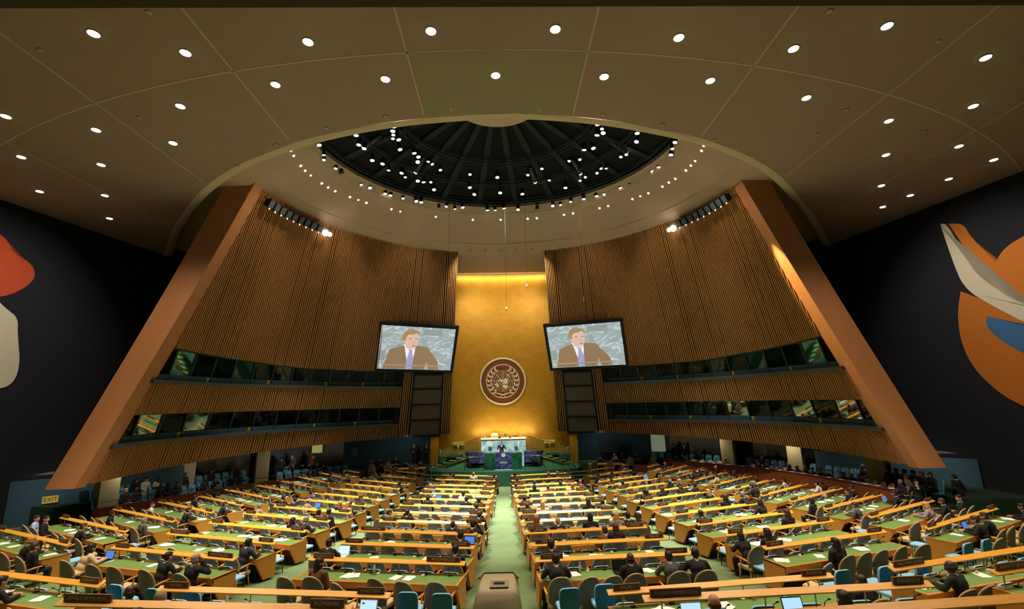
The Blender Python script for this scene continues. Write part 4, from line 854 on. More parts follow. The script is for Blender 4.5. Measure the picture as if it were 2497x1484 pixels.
# speaker's rostrum: dark marble panel flanked by green marble
t = thing('speaker_rostrum', 'dark blue and green marble speaker rostrum with round white emblem', 'lectern', (-.08, 36.3, 1.0))
g = NB(); bx(g, -.62, .62, -.28, .2, 0, 1.16); obj('front_panel', g, MARBLE_D, t)
for s in (-1, 1):
    g = NB(); hexa(g, [(s*.62, -.24, 0), (s*1.38, .1, 0), (s*1.38, .7, 0), (s*.62, .7, 0), (s*.62, -.24, 1.15), (s*1.38, .1, 1.15), (s*1.38, .7, 1.15), (s*.62, .7, 1.15)]); obj('side_panel', g, MARBLE_G, t)
g = NB(); bx(g, -.6, .6, -.3, .35, 1.16, 1.2); obj('top', g, MARBLE_D, t)
g = NB(); bx(g, -.66, .66, -.34, -.28, -.0, .03); obj('base_band', g, mat('base_strip', 'cfe0d0', .4), t)  # plain pale strip along the foot of the rostrum
g = NB(); bx(g, -.28, .3, -.30, -.27, .42, .60); obj('name_panel', g, mat('engraved_plate', '52606a', .4), t)
g = NB()
for i in range(11): bx(g, -.24+i*.045, -.215+i*.045, -.305, -.29, .47, .55)
obj('engraving', g, mat('engraving', '7d8a90', .5), t)
g = NB(); tube(g, [(0, -.28, 1.04), (0, -.315, 1.04)], .15, 28); obj('emblem_disc', g, mat('seal_grey', '6f8078', .5), t)
g = NB()
for q in (.1, .07, .04): tube(g, [(q*math.cos(2*PI*k/24), -.32, 1.04+q*math.sin(2*PI*k/24)) for k in range(25)], .006, 5, cap=False)
for s in (-1, 1): tube(g, [(s*.135*math.cos(R(a_)), -.32, 1.04+.135*math.sin(R(a_))) for a_ in range(-80, 61, 10)], .014, 5)
obj('emblem_mark', g, mat('seal_white', 'dfe6dc', .5), t)
# teleprompter glasses each side of the speaker
for s in (-1, 1):
    q = thing('teleprompter', 'tilted dark teleprompter glass on a thin stand, %s of the speaker' % ('left' if s < 0 else 'right'), 'teleprompter', (-.08+s*.98, 36.75, 2.16))
    g = NB(); bx(g, -.02, .02, -.02, .02, 0, .12); obj('stand', g, STEEL, q)
    g = NB(); bx(g, -.14, .14, -.01, .01, -.13, .17, 0, Matrix.Translation((0, 0, .24)) @ Matrix.Rotation(R(-18*s), 4, 'Y') @ Matrix.Rotation(R(-20), 4, 'X')); obj('glass', g, mat('prompter_glass', '2c3c40', .15), q)
# the president's high desk of pale green marble
t = thing('high_podium', 'tall pale green marble podium desk behind the speaker', 'podium', (-.06, 38.3, 1.0))
g = NB(); bx(g, -1.72, 1.72, -.3, 1.0, 0, 2.0); obj('body', g, MARBLE_L, t)
g = NB(); bx(g, -1.76, 1.76, -.36, 1.0, 2.0, 2.06); obj('top', g, mat('podium_top', 'e8d9b8', .4), t)
bm = NB(); bx(bm, -5.2, 5.2, 38.8, 40.3, 1.0, 1.75); struct('podium_floor', bm, STAGECARPET)
for s in (-1, 1):
    g = NB()
    hexa(g, [(s*1.5, 37.2, 1.35), (s*2.65, 37.2, 1.35), (s*2.95, 38.2, 1.35), (s*1.5, 38.2, 1.35), (s*1.5, 37.2, 2.15), (s*2.7, 37.2, 2.15), (s*3.05, 38.2, 2.15), (s*1.5, 38.2, 2.15)])
    hexa(g, [(s*1.5, 37.3, 1.0), (s*2.3, 37.4, 1.0), (s*2.5, 38.2, 1.0), (s*1.5, 38.2, 1.0), (s*1.5, 37.3, 1.35), (s*2.5, 37.3, 1.35), (s*2.8, 38.2, 1.35), (s*1.5, 38.2, 1.35)], 1)
    tag(obj('side_counter', g, [MARBLE_D, BLACK]), 'dark blue marble side counter %s of the pale podium' % ('left' if s < 0 else 'right'), 'counter')
    # stair up to the podium with sloping handrail
    st = thing('podium_stairs', 'green carpeted stair with glass balustrade climbing to the podium from the %s' % ('left' if s < 0 else 'right'), 'stairs', (0, 0, 0))
    for k in range(5):
        g = NB(); x0 = s*(5.3-k*.52); bx(g, min(x0, x0-s*.5), max(x0, x0-s*.5), 38.05, 39.2, 1.0, 1.0+.16*(k+1)); bx(g, min(x0, x0-s*.5)-.01, max(x0, x0-s*.5)+.01, 38.0, 38.06, 1.0+.16*(k+1)-.05, 1.0+.16*(k+1), 1); obj('step', g, [mat('stair_green', '5f9a5c', .8), BLACK], st)
    g = NB(); tube(g, [(s*5.0, 38.5, 2.35), (s*1.9, 38.6, 3.15)], .035, 8); tube(g, [(s*5.0, 37.95, 1.05), (s*2.2, 38.0, 1.85)], .045, 8); tube(g, [(s*6.1, 37.95, 1.0), (s*5.0, 37.95, 1.05)], .045, 8); obj('handrail', g, mat('rail_brass', 'b8782c', .35, metal=.5), st)
    for x, z in ((5.0, 2.35), (3.6, 2.71)):
        g = NB(); tube(g, [(s*x, 38.5, 1.0), (s*x, 38.5, z)], .02, 6); obj('baluster', g, POST, st)
    g = NB(); g.faces.new([g.verts.new(p) for p in ((s*5.0, 38.5, 1.2), (s*2.0, 38.6, 1.9), (s*2.0, 38.6, 3.1), (s*5.0, 38.5, 2.3))]); obj('glass_panel', g, GLASS2, st)
    # low rail in front of the platform
    t = thing('platform_rail', 'low thin metal railing on the stage platform %s of the rostrum' % ('left' if s < 0 else 'right'), 'railing')
    g = NB(); P = [(s*1.5, 35.9, 1.95), (s*2.9, 36.1, 1.95), (s*4.3, 36.5, 1.95), (s*5.2, 37.0, 1.95)]; tube(g, P, .018, 6); obj('top_rail', g, POST, t)
    for p in P + [(s*5.2, 35.9, 1.35)]:
        g = NB(); tube(g, [(p[0], p[1], 1.0 if p[2] > 1.5 else .2), p], .018, 6); obj('post', g, STEEL, t)
    g = NB(); tube(g, [P[-1], (s*5.2, 35.9, 1.35), (s*5.2, 35.2, .95)], .018, 6); obj('sloping_rail', g, POST, t)
    # pale panels low on the gold wall, their shine put in as faint glow
    g = NB(); bx(g, -.45, .45, -.03, .03, -.14, .14); o = tag(obj('wall_plaque', g, mat('lit_gold', 'd8c850', .3, metal=.4, emit=.15)), 'pale shining gold panel low on the gold wall, %s of the podium' % ('left' if s < 0 else 'right'), 'panel'); o.location = (s*3.75, 40.55, 2.55)
# black monitor on the stage right
t = thing('stage_monitor', 'black flat monitor on a stand before the blue stage wall', 'monitor', (8.6, 40.0, 1.0), R(-8))
g = NB(); bx(g, -.75, .75, -.06, .06, .65, 1.6); obj('screen', g, BLACK, t)
for x in (-.5, .5):
    g = NB(); bx(g, x-.04, x+.04, -.04, .04, 0, .65); obj('leg', g, STEEL, t)
# poster on the blue wall left
g = NB(); bx(g, -.25, .25, -.02, .02, -.35, .35); o = tag(obj('wall_notice', g, mat('notice', '5e7278', .8)), 'pale grey notice sheet pinned on the blue wall left of the stage', 'notice'); o.location = (-12.2, 40.3, 2.1); o.rotation_euler = (0, 0, R(10))

# ------------------------------------------------------------------ murals (plain generic colour fields)
def mural(s, name, label, shapes):
    root = thing('wall_mural', label, 'mural', (s*(25.3-.18*4), 24, 0)); ang = math.atan2(10, -.18*10*s)
    for i, (m, pts) in enumerate(shapes):
        P = smooth_line(pts+[pts[0]], 3)[:-1]; g = NB(); d0 = .03+.012*i
        a = []; b = []
        for (y, z) in P:
            x = s*(25.3-.18*(y-20)); a.append(g.verts.new((x-s*d0-root.location.x, y-24, z))); b.append(g.verts.new((x-root.location.x, y-24, z)))
        g.faces.new(a)
        for k in range(len(a)): g.faces.new((a[k], a[(k+1) % len(a)], b[(k+1) % len(b)], b[k]))
        bmesh.ops.triangulate(g, faces=[f for f in g.faces if len(f.verts) > 4]); obj('colour_field', g, m, root)
MR, MW, MO, MB_ = mat('mural_red', 'c04a1e', .8, noise=.06, nscale=2), mat('mural_white', 'd8cdb0', .8, noise=.05, nscale=2), mat('mural_orange', 'c4701a', .8, noise=.06, nscale=2), mat('mural_blue', '3a6c94', .8)
MDR = mat('mural_darkred', '7a1c14', .8)
mural(-1, 'mural', 'large abstract mural of red and off-white curved fields on the left navy wall', [
    (MR, [(19, 14.6), (21.8, 14.7), (22.9, 14.4), (23.25, 13.7), (24.2, 13.4), (24.45, 12.6), (23.6, 11.6), (22.6, 11.2), (19, 11.4)]),
    (MW, [(19, 13.2), (22.3, 13.25), (22.95, 12.9), (22.8, 12.3), (21.5, 12.0), (19, 12.1)]),
    (MW, [(19, 11.4), (22.8, 11.4), (23.5, 10.8), (24.0, 10.5), (24.1, 9.5), (24.4, 8.5), (24.4, 7.4), (23.9, 6.9), (22, 6.8), (19, 7.2)]),
    (MDR, [(19, 9.6), (22.6, 9.4), (23.0, 8.6), (22.7, 7.6), (22.9, 7.0), (23.7, 6.8), (23.8, 6.0), (22.9, 5.3), (20, 5.2), (19, 6)])])
mural(1, 'mural', 'large abstract mural of orange, white and blue curved fields on the right navy wall', [
    (MO, [(24.0, 14.9), (23.3, 14.6), (23.2, 13.9), (22.2, 11.9), (21.2, 10.8), (19.5, 9.6), (19.5, 8.8), (21.6, 9.7), (22.8, 11.2), (23.3, 12.7)]),
    (MO, [(17, 13.4), (20.2, 13.3), (21.8, 12.9), (22.5, 12.0), (22.0, 11.0), (20.6, 10.6), (18, 10.2), (17, 11)]),
    (MO, [(24.1, 11.1), (24.5, 9.9), (24.6, 8.2), (24.1, 6.6), (22.8, 5.1), (20.4, 4.2), (18, 4.4), (18, 7.8), (21.4, 8.8), (22.9, 10.2)]),
    (MB_, [(23.2, 9.6), (23.35, 9.0), (22.6, 8.0), (21.2, 6.9), (18.5, 5.6), (18, 7.6), (21.5, 8.7)]),
    (MW, [(24.35, 15.0), (24.1, 14.95), (23.75, 13.6), (23.3, 12.0), (22.9, 11.3), (21.6, 9.7), (19.5, 8.7), (18, 8.2), (18, 7.6), (21.2, 8.5), (22.9, 10.1), (23.9, 11.2), (24.15, 12.8)])])
# ------------------------------------------------------------------ desks
def desk_meshes():
    d = {}
    g = NB()            # wooden rim and deep apron on the delegates' side (local -y)
    bx(g, -2.0, 2.0, -.66, -.60, .60, .745); bx(g, -2.0, 2.0, .02, .06, .70, .745); bx(g, -2.0, -1.96, -.60, .02, .70, .745); bx(g, 1.96, 2.0, -.60, .02, .70, .745)
    bx(g, -1.96, 1.96, -.60, .02, .68, .715)
    d['desk_top'] = mesh(g, 'desk_top', WOOD)
    g = NB(); bx(g, -1.955, 1.955, -.595, .015, .715, .738); d['leather_inset'] = mesh(g, 'leather_inset', LEATHER)
    g = NB()
    hexa(g, [(-.03, -.36, .12), (.03, -.36, .12), (.03, .06, .12), (-.03, .06, .12), (-.03, -.64, .60), (.03, -.64, .60), (.03, .06, .60), (-.03, .06, .60)])
    hexa(g, [(-.03, -.64, .60), (.03, -.64, .60), (.03, .06, .60), (-.03, .06, .60), (-.03, -.66, .74), (.03, -.66, .74), (.03, .06, .74), (-.03, .06, .74)])
    d['end_panel'] = mesh(g, 'end_panel', WOOD)
    g = NB(); bx(g, -1.96, 1.96, .01, .05, .12, .70); bx(g, -1.9, 1.9, -.4, -.36, .0, .3, 1); d['front_panel'] = mesh(g, 'front_panel', [WOOD, DARKPANEL])
    g = NB(); M = Matrix.Translation((0, .0, 1.0)) @ Matrix.Rotation(R(24), 4, 'X'); bx(g, -2.0, 2.0, -.068, .068, -.013, .013, 0, M); d['ledge'] = mesh(g, 'ledge', LEDGE)
    g = NB(); tube(g, [(0, .03, .73), (0, .02, .985)], .011, 6); d['ledge_post'] = mesh(g, 'ledge_post', POST)
    g = NB(); tube(g, [(0, -.05, .74), (0, -.10, .86), (0, -.19, .93)], .006, 5); tube(g, [(0, -.19, .93), (0, -.235, .95)], .014, 6); bx(g, -.04, .04, -.09, -.01, .735, .76); d['microphone'] = mesh(g, 'microphone', STEEL)
    g = NB(); bx(g, -.10, .10, -.667, -.658, .635, .70); tube(g, [(.16, -.658, .668), (.16, -.672, .668)], .03, 12); d['socket_plate'] = mesh(g, 'socket_plate', mat('socket_grey', '9a8a6a', .5))
    return d
DM = desk_meshes()
BLK = {'CL': 'centre-left block', 'CR': 'centre-right block', 'B': 'inner left block', 'C': 'outer left block', 'D': 'inner right block', 'E': 'outer right block'}
NEARNAME = {0: 'OMAN desk', 1: 'ROMANIA desk', 2: 'NORWAY desk', 3: 'PALAU desk', 4: 'RWANDA desk', 5: 'PAPUA NEW GUINEA desk', 6: 'lowest desk cut by the frame', 7: 'SAINT KITTS desk'}
def desk_place(b, k):
    if b == 'N': return NEARNAME[k]
    return '%s-from-stage desk, %s' % (ORD[k], BLK[b])
DESKS = []
FONT_CACHE = {}
def text_mesh(body, width):
    if body in FONT_CACHE: return FONT_CACHE[body]
    cu = bpy.data.curves.new('txt', 'FONT'); cu.body = body; cu.size = .088; cu.align_x = 'CENTER'; cu.align_y = 'CENTER'; cu.extrude = .001; cu.resolution_u = 3
    t = bpy.data.objects.new('tmp', cu); COL.objects.link(t)
    bpy.context.view_layer.update()
    wd = t.dimensions.x; me = bpy.data.meshes.new_from_object(t.evaluated_get(bpy.context.evaluated_depsgraph_get()))
    bpy.data.objects.remove(t)
    f = min(1.0, width*.86/wd)
    for v in me.vertices: v.co = Vector((v.co.x*f, 0, v.co.y*max(f, .8)))
    me.materials.clear(); me.materials.append(LETTER); me.name = 'lettering'; FONT_CACHE[body] = me
    return me
def plate_mesh(wd):
    g = NB(); bx(g, -wd/2-.02, wd/2+.02, .0, .03, 0, .115); a = mesh(g, 'plate_block', PLATEWOOD)
    g = NB(); bx(g, -wd/2, wd/2, -.006, .0, .012, .103); b = mesh(g, 'plate_face', PLATE)
    return a, b
PM = {w_: plate_mesh(w_) for w_ in (.5, .8)}
# far plates carry writing too small to read in the photo: only short pale strokes stand for it
def strokes(seed):
    r_ = random.Random(seed); g = NB(); x = -.17
    while x < .16:
        w_ = r_.uniform(.012, .026); bx(g, x, x+w_, -.009, -.005, .042, .042+r_.uniform(.03, .045)); x += w_+.012
    return mesh(g, 'faded_lettering', mat('plate_strokes', 'a89878', .7))
STK = [strokes(i) for i in range(6)]
PLATES = {('N', 0): ('OMAN', 'PAKISTAN'), ('N', 1): ('REPUBLIC OF MOLDOVA', 'ROMANIA'), ('N', 2): (None, 'NORWAY'), ('N', 3): ('PALAU', 'PANAMA'), ('N', 4): ('RUSSIAN FEDERATION', 'RWANDA'), ('N', 5): ('PAPUA NEW GUINEA', None),
          ('N', 6): (None, None), ('N', 7): ('SAINT KITTS AND NEVIS', None), ('CL', 11): ('MOROCCO', 'MOZAMBIQUE'), ('CR', 11): ('MYANMAR', 'NAMIBIA'), ('CR', 10): ('MALI', 'MALTA'), ('CR', 9): ('LATVIA', ''), ('CR', 8): ('IRELAND', ''),
          ('CR', 7): ('GUATEMALA', ''), ('CL', 9): ('KYRGYZSTAN', ''), ('CL', 7): ('', 'GRENADA'), ('B', 11): ('MONGOLIA', 'MONTENEGRO'), ('B', 10): ('MADAGASCAR', 'MALAWI'), ('B', 9): ('KUWAIT', ''), ('D', 11): ('NAURU', ''), ('D', 9): ('LESOTHO', '')}
def dpt(D_, x, y, z=0):
    a = D_['a']; return (D_['x']+x*math.cos(a)-y*math.sin(a), D_['y']+x*math.sin(a)+y*math.cos(a), D_['z']+z)
for (b, k, x, y, z, a, L_) in DATA['desks']:
    D_ = dict(b=b, k=k, x=x, y=y, z=z, a=R(a), L=L_); DESKS.append(D_)
    sx = L_/4.0; near = y < 20; where_ = desk_place(b, k)
    lab = ('long wooden green-topped delegates desk, the '+where_) if b != 'N' else 'long wooden green-topped delegates desk, the '+where_
    t = thing('delegate_desk', lab, 'desk', (x, y, z), D_['a'], 'long delegates desks in curved rows'); t.scale = (sx, 1, 1)
    for nm in ('desk_top', 'leather_inset', 'front_panel', 'ledge'): obj(nm, DM[nm], None, t)
    for s in (-1, 1):
        o = obj('end_panel', DM['end_panel'], None, t); o.location = (s*1.97, 0, 0)
    for q in (-1.75, -1.05, -.35, .35, 1.05, 1.75):
        o = obj('ledge_post', DM['ledge_post'], None, t); o.location = (q, 0, 0)
    if near:
        for q in (-1.6, -.95, -.3, .4, 1.05, 1.65):
            o = obj('microphone', DM['microphone'], None, t); o.location = (q, 0, 0)
        for q in (-1.2, .05, 1.25):
            o = obj('socket_plate', DM['socket_plate'], None, t); o.location = (q, 0, 0)
    names = PLATES.get((b, k), ('', ''))
    for s, nm in ((-1, names[0]), (1, names[1])):
        if nm is None: continue
        wd = .8 if len(nm) > 9 else .5
        lx = s*(L_/2-.14-wd/2)
        if (b, k) == ('N', 1) and s < 0: lx = -1.95
        if (b, k) == ('N', 7): wd = .8
        side = 'left' if s < 0 else 'right'
        label = ('dark wooden name plate reading %s on a desk ledge' % nm) if nm else 'small dark name plate, %s end of %s' % (side, where_)
        p = thing('name_plate', label, 'name plate', dpt(D_, lx, .0, 1.016), D_['a'], 'name plates on the desk ledges')
        obj('plate_block', PM[wd][0], None, p); obj('plate_face', PM[wd][1], None, p)
        if nm:
            o = obj('lettering', text_mesh(nm, wd), None, p); o.location = (0, -.0085, .057)
        else: obj('faded_lettering', random.choice(STK), None, p)

# ------------------------------------------------------------------ chairs
def shell(g, w0, h0, h1, y0, lean, curve, th, mi=0, squ=2.2, rim=None):
    N, M_ = 14, 12; F = []; Bk = []
    for j in range(M_+1):
        v = math.sin(j/M_*PI/2); z = h0+(h1-h0)*v
        ww = w0*(1 if v < .45 else max(0, 1-((v-.45)/.55)**squ)**(1/squ)) * (.86+.14*min(1, v/.4))
        ww = max(ww, .012); fr = []; br = []
        for i in range(N+1):
            u = -1+2*i/N; x = u*ww; y = y0-lean*v+curve*(x/w0)**2
            fr.append(g.verts.new((x, y, z))); br.append(g.verts.new((x, y-th, z)))
        F.append(fr); Bk.append(br)
    for A, rev, m in ((F, 0, 1), (Bk, 1, 0)):
        for j in range(M_):
            for i in range(N):
                q = (A[j][i], A[j][i+1], A[j+1][i+1], A[j+1][i]); f = g.faces.new(q[::-1] if rev else q); f.material_index = m; f.smooth = True
    border = [(0, i) for i in range(N+1)]+[(j, N) for j in range(1, M_+1)]+[(M_, i) for i in range(N-1, -1, -1)]+[(j, 0) for j in range(M_-1, 0, -1)]
    for k in range(len(border)):
        a, b = border[k], border[(k+1) % len(border)]
        f = g.faces.new((F[a[0]][a[1]], Bk[a[0]][a[1]], Bk[b[0]][b[1]], F[b[0]][b[1]])); f.material_index = 1
    return [((F[a[0]][a[1]].co+Bk[a[0]][a[1]].co)/2).copy() for a in [(j, 0) for j in range(0, M_+1)]+[(M_, i) for i in range(1, N)]+[(j, N) for j in range(M_, -1, -1)]]
def pad(g, x, y0, y1, z0, z1, mi=0):
    r_ = .05; P = []
    for cx, cy, a0 in ((x-r_, y1-r_, 0), (-x+r_, y1-r_, 90), (-x+r_, y0+r_, 180), (x-r_, y0+r_, 270)):
        for k in range(5): a = R(a0+k*22.5); P.append((cx+r_*math.cos(a), cy+r_*math.sin(a)))
    n = len(P); rings = [[g.verts.new((p[0]*s_, (p[1]-(y0+y1)/2)*s_+(y0+y1)/2, z)) for p in P] for s_, z in ((.96, z0), (1, z0+.015), (1, z1-.02), (.94, z1))]
    for a, b in zip(rings, rings[1:]):
        for k in range(n): f = g.faces.new((a[k], a[(k+1) % n], b[(k+1) % n], b[k])); f.material_index = mi; f.smooth = True
    f = g.faces.new(rings[0][::-1]); f.material_index = mi; f = g.faces.new(rings[-1]); f.material_index = mi
def armchair_parts():          # faces +y (the desk); olive shell back, beige inside
    P = {}
    g = NB(); rim = shell(g, .27, .36, 1.02, -.20, .10, .10, .035); P['back_shell'] = mesh(g, 'back_shell', [SHELL, BEIGE])
    g = NB(); tube(g, rim, .013, 6); P['piping'] = mesh(g, 'piping', BEIGE)
    g = NB(); pad(g, .25, -.20, .27, .38, .47); P['seat'] = mesh(g, 'seat', BEIGE)
    for s, n in ((-1, 'a'), (1, 'b')):
        g = NB(); tube(g, [(s*.25, -.20, .60), (s*.30, .0, .655), (s*.295, .20, .665)], [.02, .026, .018], 8); tube(g, [(s*.27, .12, .65), (s*.265, .08, .40)], [.02, .016], 6); P['armrest'+n] = mesh(g, 'armrest', ARMWOOD)
        for t_, n2 in ((-1, 'c'), (1, 'd')):
            g = NB(); tube(g, [(s*.20, t_*.17+.03, .40), (s*.235, t_*.23+.03, .0)], [.022, .014], 6); P['leg'+n+n2] = mesh(g, 'leg', ARMWOOD)
    return P
def blue_parts():              # narrow upholstered chair, back against the desk behind it
    P = {}
    g = NB(); shell(g, .21, .40, .85, -.19, .05, .02, .05, squ=5); P['backrest'] = mesh(g, 'backrest', [BLUE, PALEBLUE])
    g = NB(); pad(g, .22, -.20, .24, .40, .47); P['seat'] = mesh(g, 'seat', PALEBLUE)
    for s, n in ((-1, 'a'), (1, 'b')):
        for t_, n2 in ((-1, 'c'), (1, 'd')):
            g = NB(); tube(g, [(s*.19, t_*.18, .41), (s*.20, t_*.20, .0)], [.018, .012], 6); P['leg'+n+n2] = mesh(g, 'leg', STEEL)
    return P
AP, BP = armchair_parts(), blue_parts()
def merged(P, name):
    g = NB(); mats = []
    for me in P.values():
        base = len(g.faces); g.from_mesh(me); g.faces.ensure_lookup_table()
        for f in g.faces[base:]:
            m = me.materials[f.material_index]
            if m not in mats: mats.append(m)
            f.material_index = mats.index(m)
    return mesh(g, name, mats)
ACM, BCM = merged(AP, 'armchair'), merged(BP, 'blue_chair')
def build_chair(name, P, label, cat, loc, rz, group):
    t = thing(name, label, cat, loc, rz, group)
    for k, me in P.items():
        n = k if k[:3] not in ('arm', 'leg') else ('armrest' if k[:3] == 'arm' else 'leg')
        obj(n, me, None, t)
    return t
PEOPLE = {}
for p in DATA['people']: PEOPLE.setdefault(p[5], []).append(p)
SEATPOS = ['first', 'second', 'third', 'fourth', 'fifth', 'sixth']
arm_jobs, blue_jobs = [], []
rnd = random.Random(11)
for di, D_ in enumerate(DESKS):
    b, k, L_ = D_['b'], D_['k'], D_['L']; n = 6 if L_ > 3.2 else 4 if L_ > 2.5 else 3
    taken = [p[6] for p in PEOPLE.get(di, [])]; slots = []
    for i in range(n):
        slots.append([(-L_/2+L_*(i+.5)/n), rnd.uniform(-.06, .06)-.96, rnd.gauss(0, .12), False])
    for lx in taken:
        free = [s_ for s_ in slots if not s_[3]]
        if not free: continue
        s_ = min(free, key=lambda q: abs(q[0]-lx)); s_[0], s_[3] = lx, True; s_[1] = -.93; s_[2] = 0
    slots.sort()
    for i in range(1, n):       # keep neighbours apart
        if slots[i][0]-slots[i-1][0] < .56:
            if not slots[i][3]: slots[i][0] = slots[i-1][0]+.56
            elif not slots[i-1][3]: slots[i-1][0] = slots[i][0]-.56
    for i, (lx, ly, da, tk) in enumerate(slots):
        if not tk and rnd.random() < .05: continue
        if not tk and rnd.random() < .12: ly -= .25; da = rnd.uniform(-.5, .5)
        arm_jobs.append((D_['y'], dpt(D_, lx, ly), D_['a']+da, '%s armchair with olive shell back, %s from the left, %s' % ('occupied' if tk else 'empty', SEATPOS[i], desk_place(b, k))))
    for i in range(n):
        lx = -L_/2+L_*(i+.5)/n+rnd.uniform(-.05, .05)
        blue_jobs.append((D_['y'], dpt(D_, lx, .33+rnd.uniform(0, .05)), D_['a']+rnd.gauss(0, .03), 'narrow blue chair, %s from left, in front of the %s' % (SEATPOS[i], desk_place(b, k))))
# extra blue chairs that stand in the open behind the two front-most centre rows, and by the wings
for i, (x, y, a) in enumerate(((-1.97, 10.75, -5), (-1.27, 10.6, -4), (1.25, 10.7, 4), (2.0, 10.9, 4), (8.4, 11.6, 15), (9.5, 11.9, 15), (7.3, 11.4, 12), (-7.5, 11.5, -14), (-6.5, 11.2, -12), (-8.6, 11.9, -16), (12.2, 13.6, 20), (13.1, 14.0, 20))):
    blue_jobs.append((y, (x, y, floor_z(y)), R(a), 'blue chair standing free in the cross aisle, %s in order outwards from the centre' % ORD[i]))
for jobs, name, P, M1, cat, grp in ((arm_jobs, 'armchair', AP, ACM, 'armchair', 'olive-backed delegates armchairs'), (blue_jobs, 'blue_chair', BP, BCM, 'chair', 'narrow blue advisers chairs')):
    jobs.sort(key=lambda j: j[0]); proto = None
    for i, (y, loc, a, label) in enumerate(jobs[:300]):
        if y < 19.0:
            if proto is None: o = proto = build_chair(name, P, label, cat, loc, a, grp)
            else: o = clone(proto, loc, a, label, grp, cat)
        else:
            o = obj(name, M1, None); o.location = loc; o.rotation_euler = (0, 0, a); tag(o, label, cat, grp)
        o.scale = (1, 1, .91 if label[:6] == 'narrow' else 1.06 if name == 'blue_chair' else 1)
    if len(jobs) > 300:
        g = NB(); 
        for (y, loc, a, label) in jobs[300:]:
            n0 = len(g.verts); g.from_mesh(M1); g.verts.ensure_lookup_table(); bmesh.ops.transform(g, matrix=Matrix.Translation(loc) @ Matrix.Rotation(a, 4, 'Z') @ Matrix.Diagonal((1, 1, .91 if name == 'blue_chair' else 1, 1)), verts=g.verts[n0:])
        tag(obj(name, g, list(M1.materials)), 'distant %s in rows near the stage' % ('olive-backed armchairs' if name == 'armchair' else 'narrow blue chairs'), cat, None, 'stuff')

# ------------------------------------------------------------------ people
def remesh(g, name, mats, vox, sm=2):
    me = mesh(g, name, mats); o = bpy.data.objects.new('tmp', me); COL.objects.link(o)
    md = o.modifiers.new('r', 'REMESH'); md.mode = 'VOXEL'; md.voxel_size = vox; md.use_smooth_shade = True
    s = o.modifiers.new('s', 'SMOOTH'); s.iterations = sm; s.factor = .5
    bpy.context.view_layer.update()
    out = bpy.data.meshes.new_from_object(o.evaluated_get(bpy.context.evaluated_depsgraph_get())); out.name = name
    bpy.data.objects.remove(o); out.materials.clear()
    for m in (mats if isinstance(mats, list) else [mats]): out.materials.append(m)
    return out
def head_geo(g, M):
    def b(c, r): ball(g, tuple(M @ Vector(c)), r, 14, 10, 0, M.to_3x3().to_4x4())
    b((0, -.012, .025), (.077, .094, .09)); b((0, .018, -.035), (.058, .068, .082)); b((0, .045, -.088), (.03, .03, .026))
    b((0, .092, -.02), (.013, .020, .026)); b((0, .080, .028), (.052, .014, .012)); b((0, .082, -.058), (.026, .014, .013))
    for s in (-1, 1): b((s*.08, -.005, -.012), (.014, .024, .034)); b((s*.045, .055, -.03), (.024, .026, .026))
def hand_geo(g, w_, d, up, s, curl=.5):
    d = d.normalized(); side = d.cross(up).normalized(); up = side.cross(d).normalized()
    palm = w_+d*.05
    for q in (-.028, -.01, .01, .028): capsule(g, w_+side*q*.6, w_+d*.085+side*q, .017, .014, 8)
    for i, (q, l) in enumerate(((-.031, .062), (-.011, .075), (.010, .080), (.030, .070))):
        k0 = w_+d*.088+side*q; a = d*math.cos(curl*.5)-up*math.sin(curl*.5); k1 = k0+a*l*.5; a2 = d*math.cos(curl*1.4)-up*math.sin(curl*1.4); k2 = k1+a2*l*.5
        capsule(g, k0, k1, .0105, .0095, 7); capsule(g, k1, k2, .0095, .008, 7)
    t0 = w_+d*.02+side*(.03*s); t1 = t0+(d*.7+side*s*.7).normalized()*.045; t2 = t1+(d*.95-up*.3+side*s*.1).normalized()*.03
    capsule(g, t0, t1, .014, .012, 7); capsule(g, t1, t2, .012, .0095, 7)
POSES = {  # lean, elbow/wrist targets for left(-1) and right(+1), seat or standing
    'u': dict(lean=4, el=(.25, .06, .72), wr=(.13, .30, .60), el2=None, wr2=None),
    'f': dict(lean=24, el=(.29, .26, .80), wr=(.13, .52, .80), el2=None, wr2=None),
    'a': dict(lean=10, el=(.27, .10, .74), wr=(.12, .34, .66), el2=(.26, .30, .86), wr2=(.115, .19, 1.14)),
    's': dict(lean=0, el=(.27, -.02, 1.12), wr=(.06, .20, 1.02), el2=None, wr2=None),
    'w': dict(lean=6, el=(.27, -.04, 1.12), wr=(.27, .10, .88), el2=None, wr2=None),
    'p': dict(lean=4, el=(.30, .04, 1.14), wr=(.30, .30, 1.12), el2=(.30, .05, 1.14), wr2=(.22, .30, 1.12))}
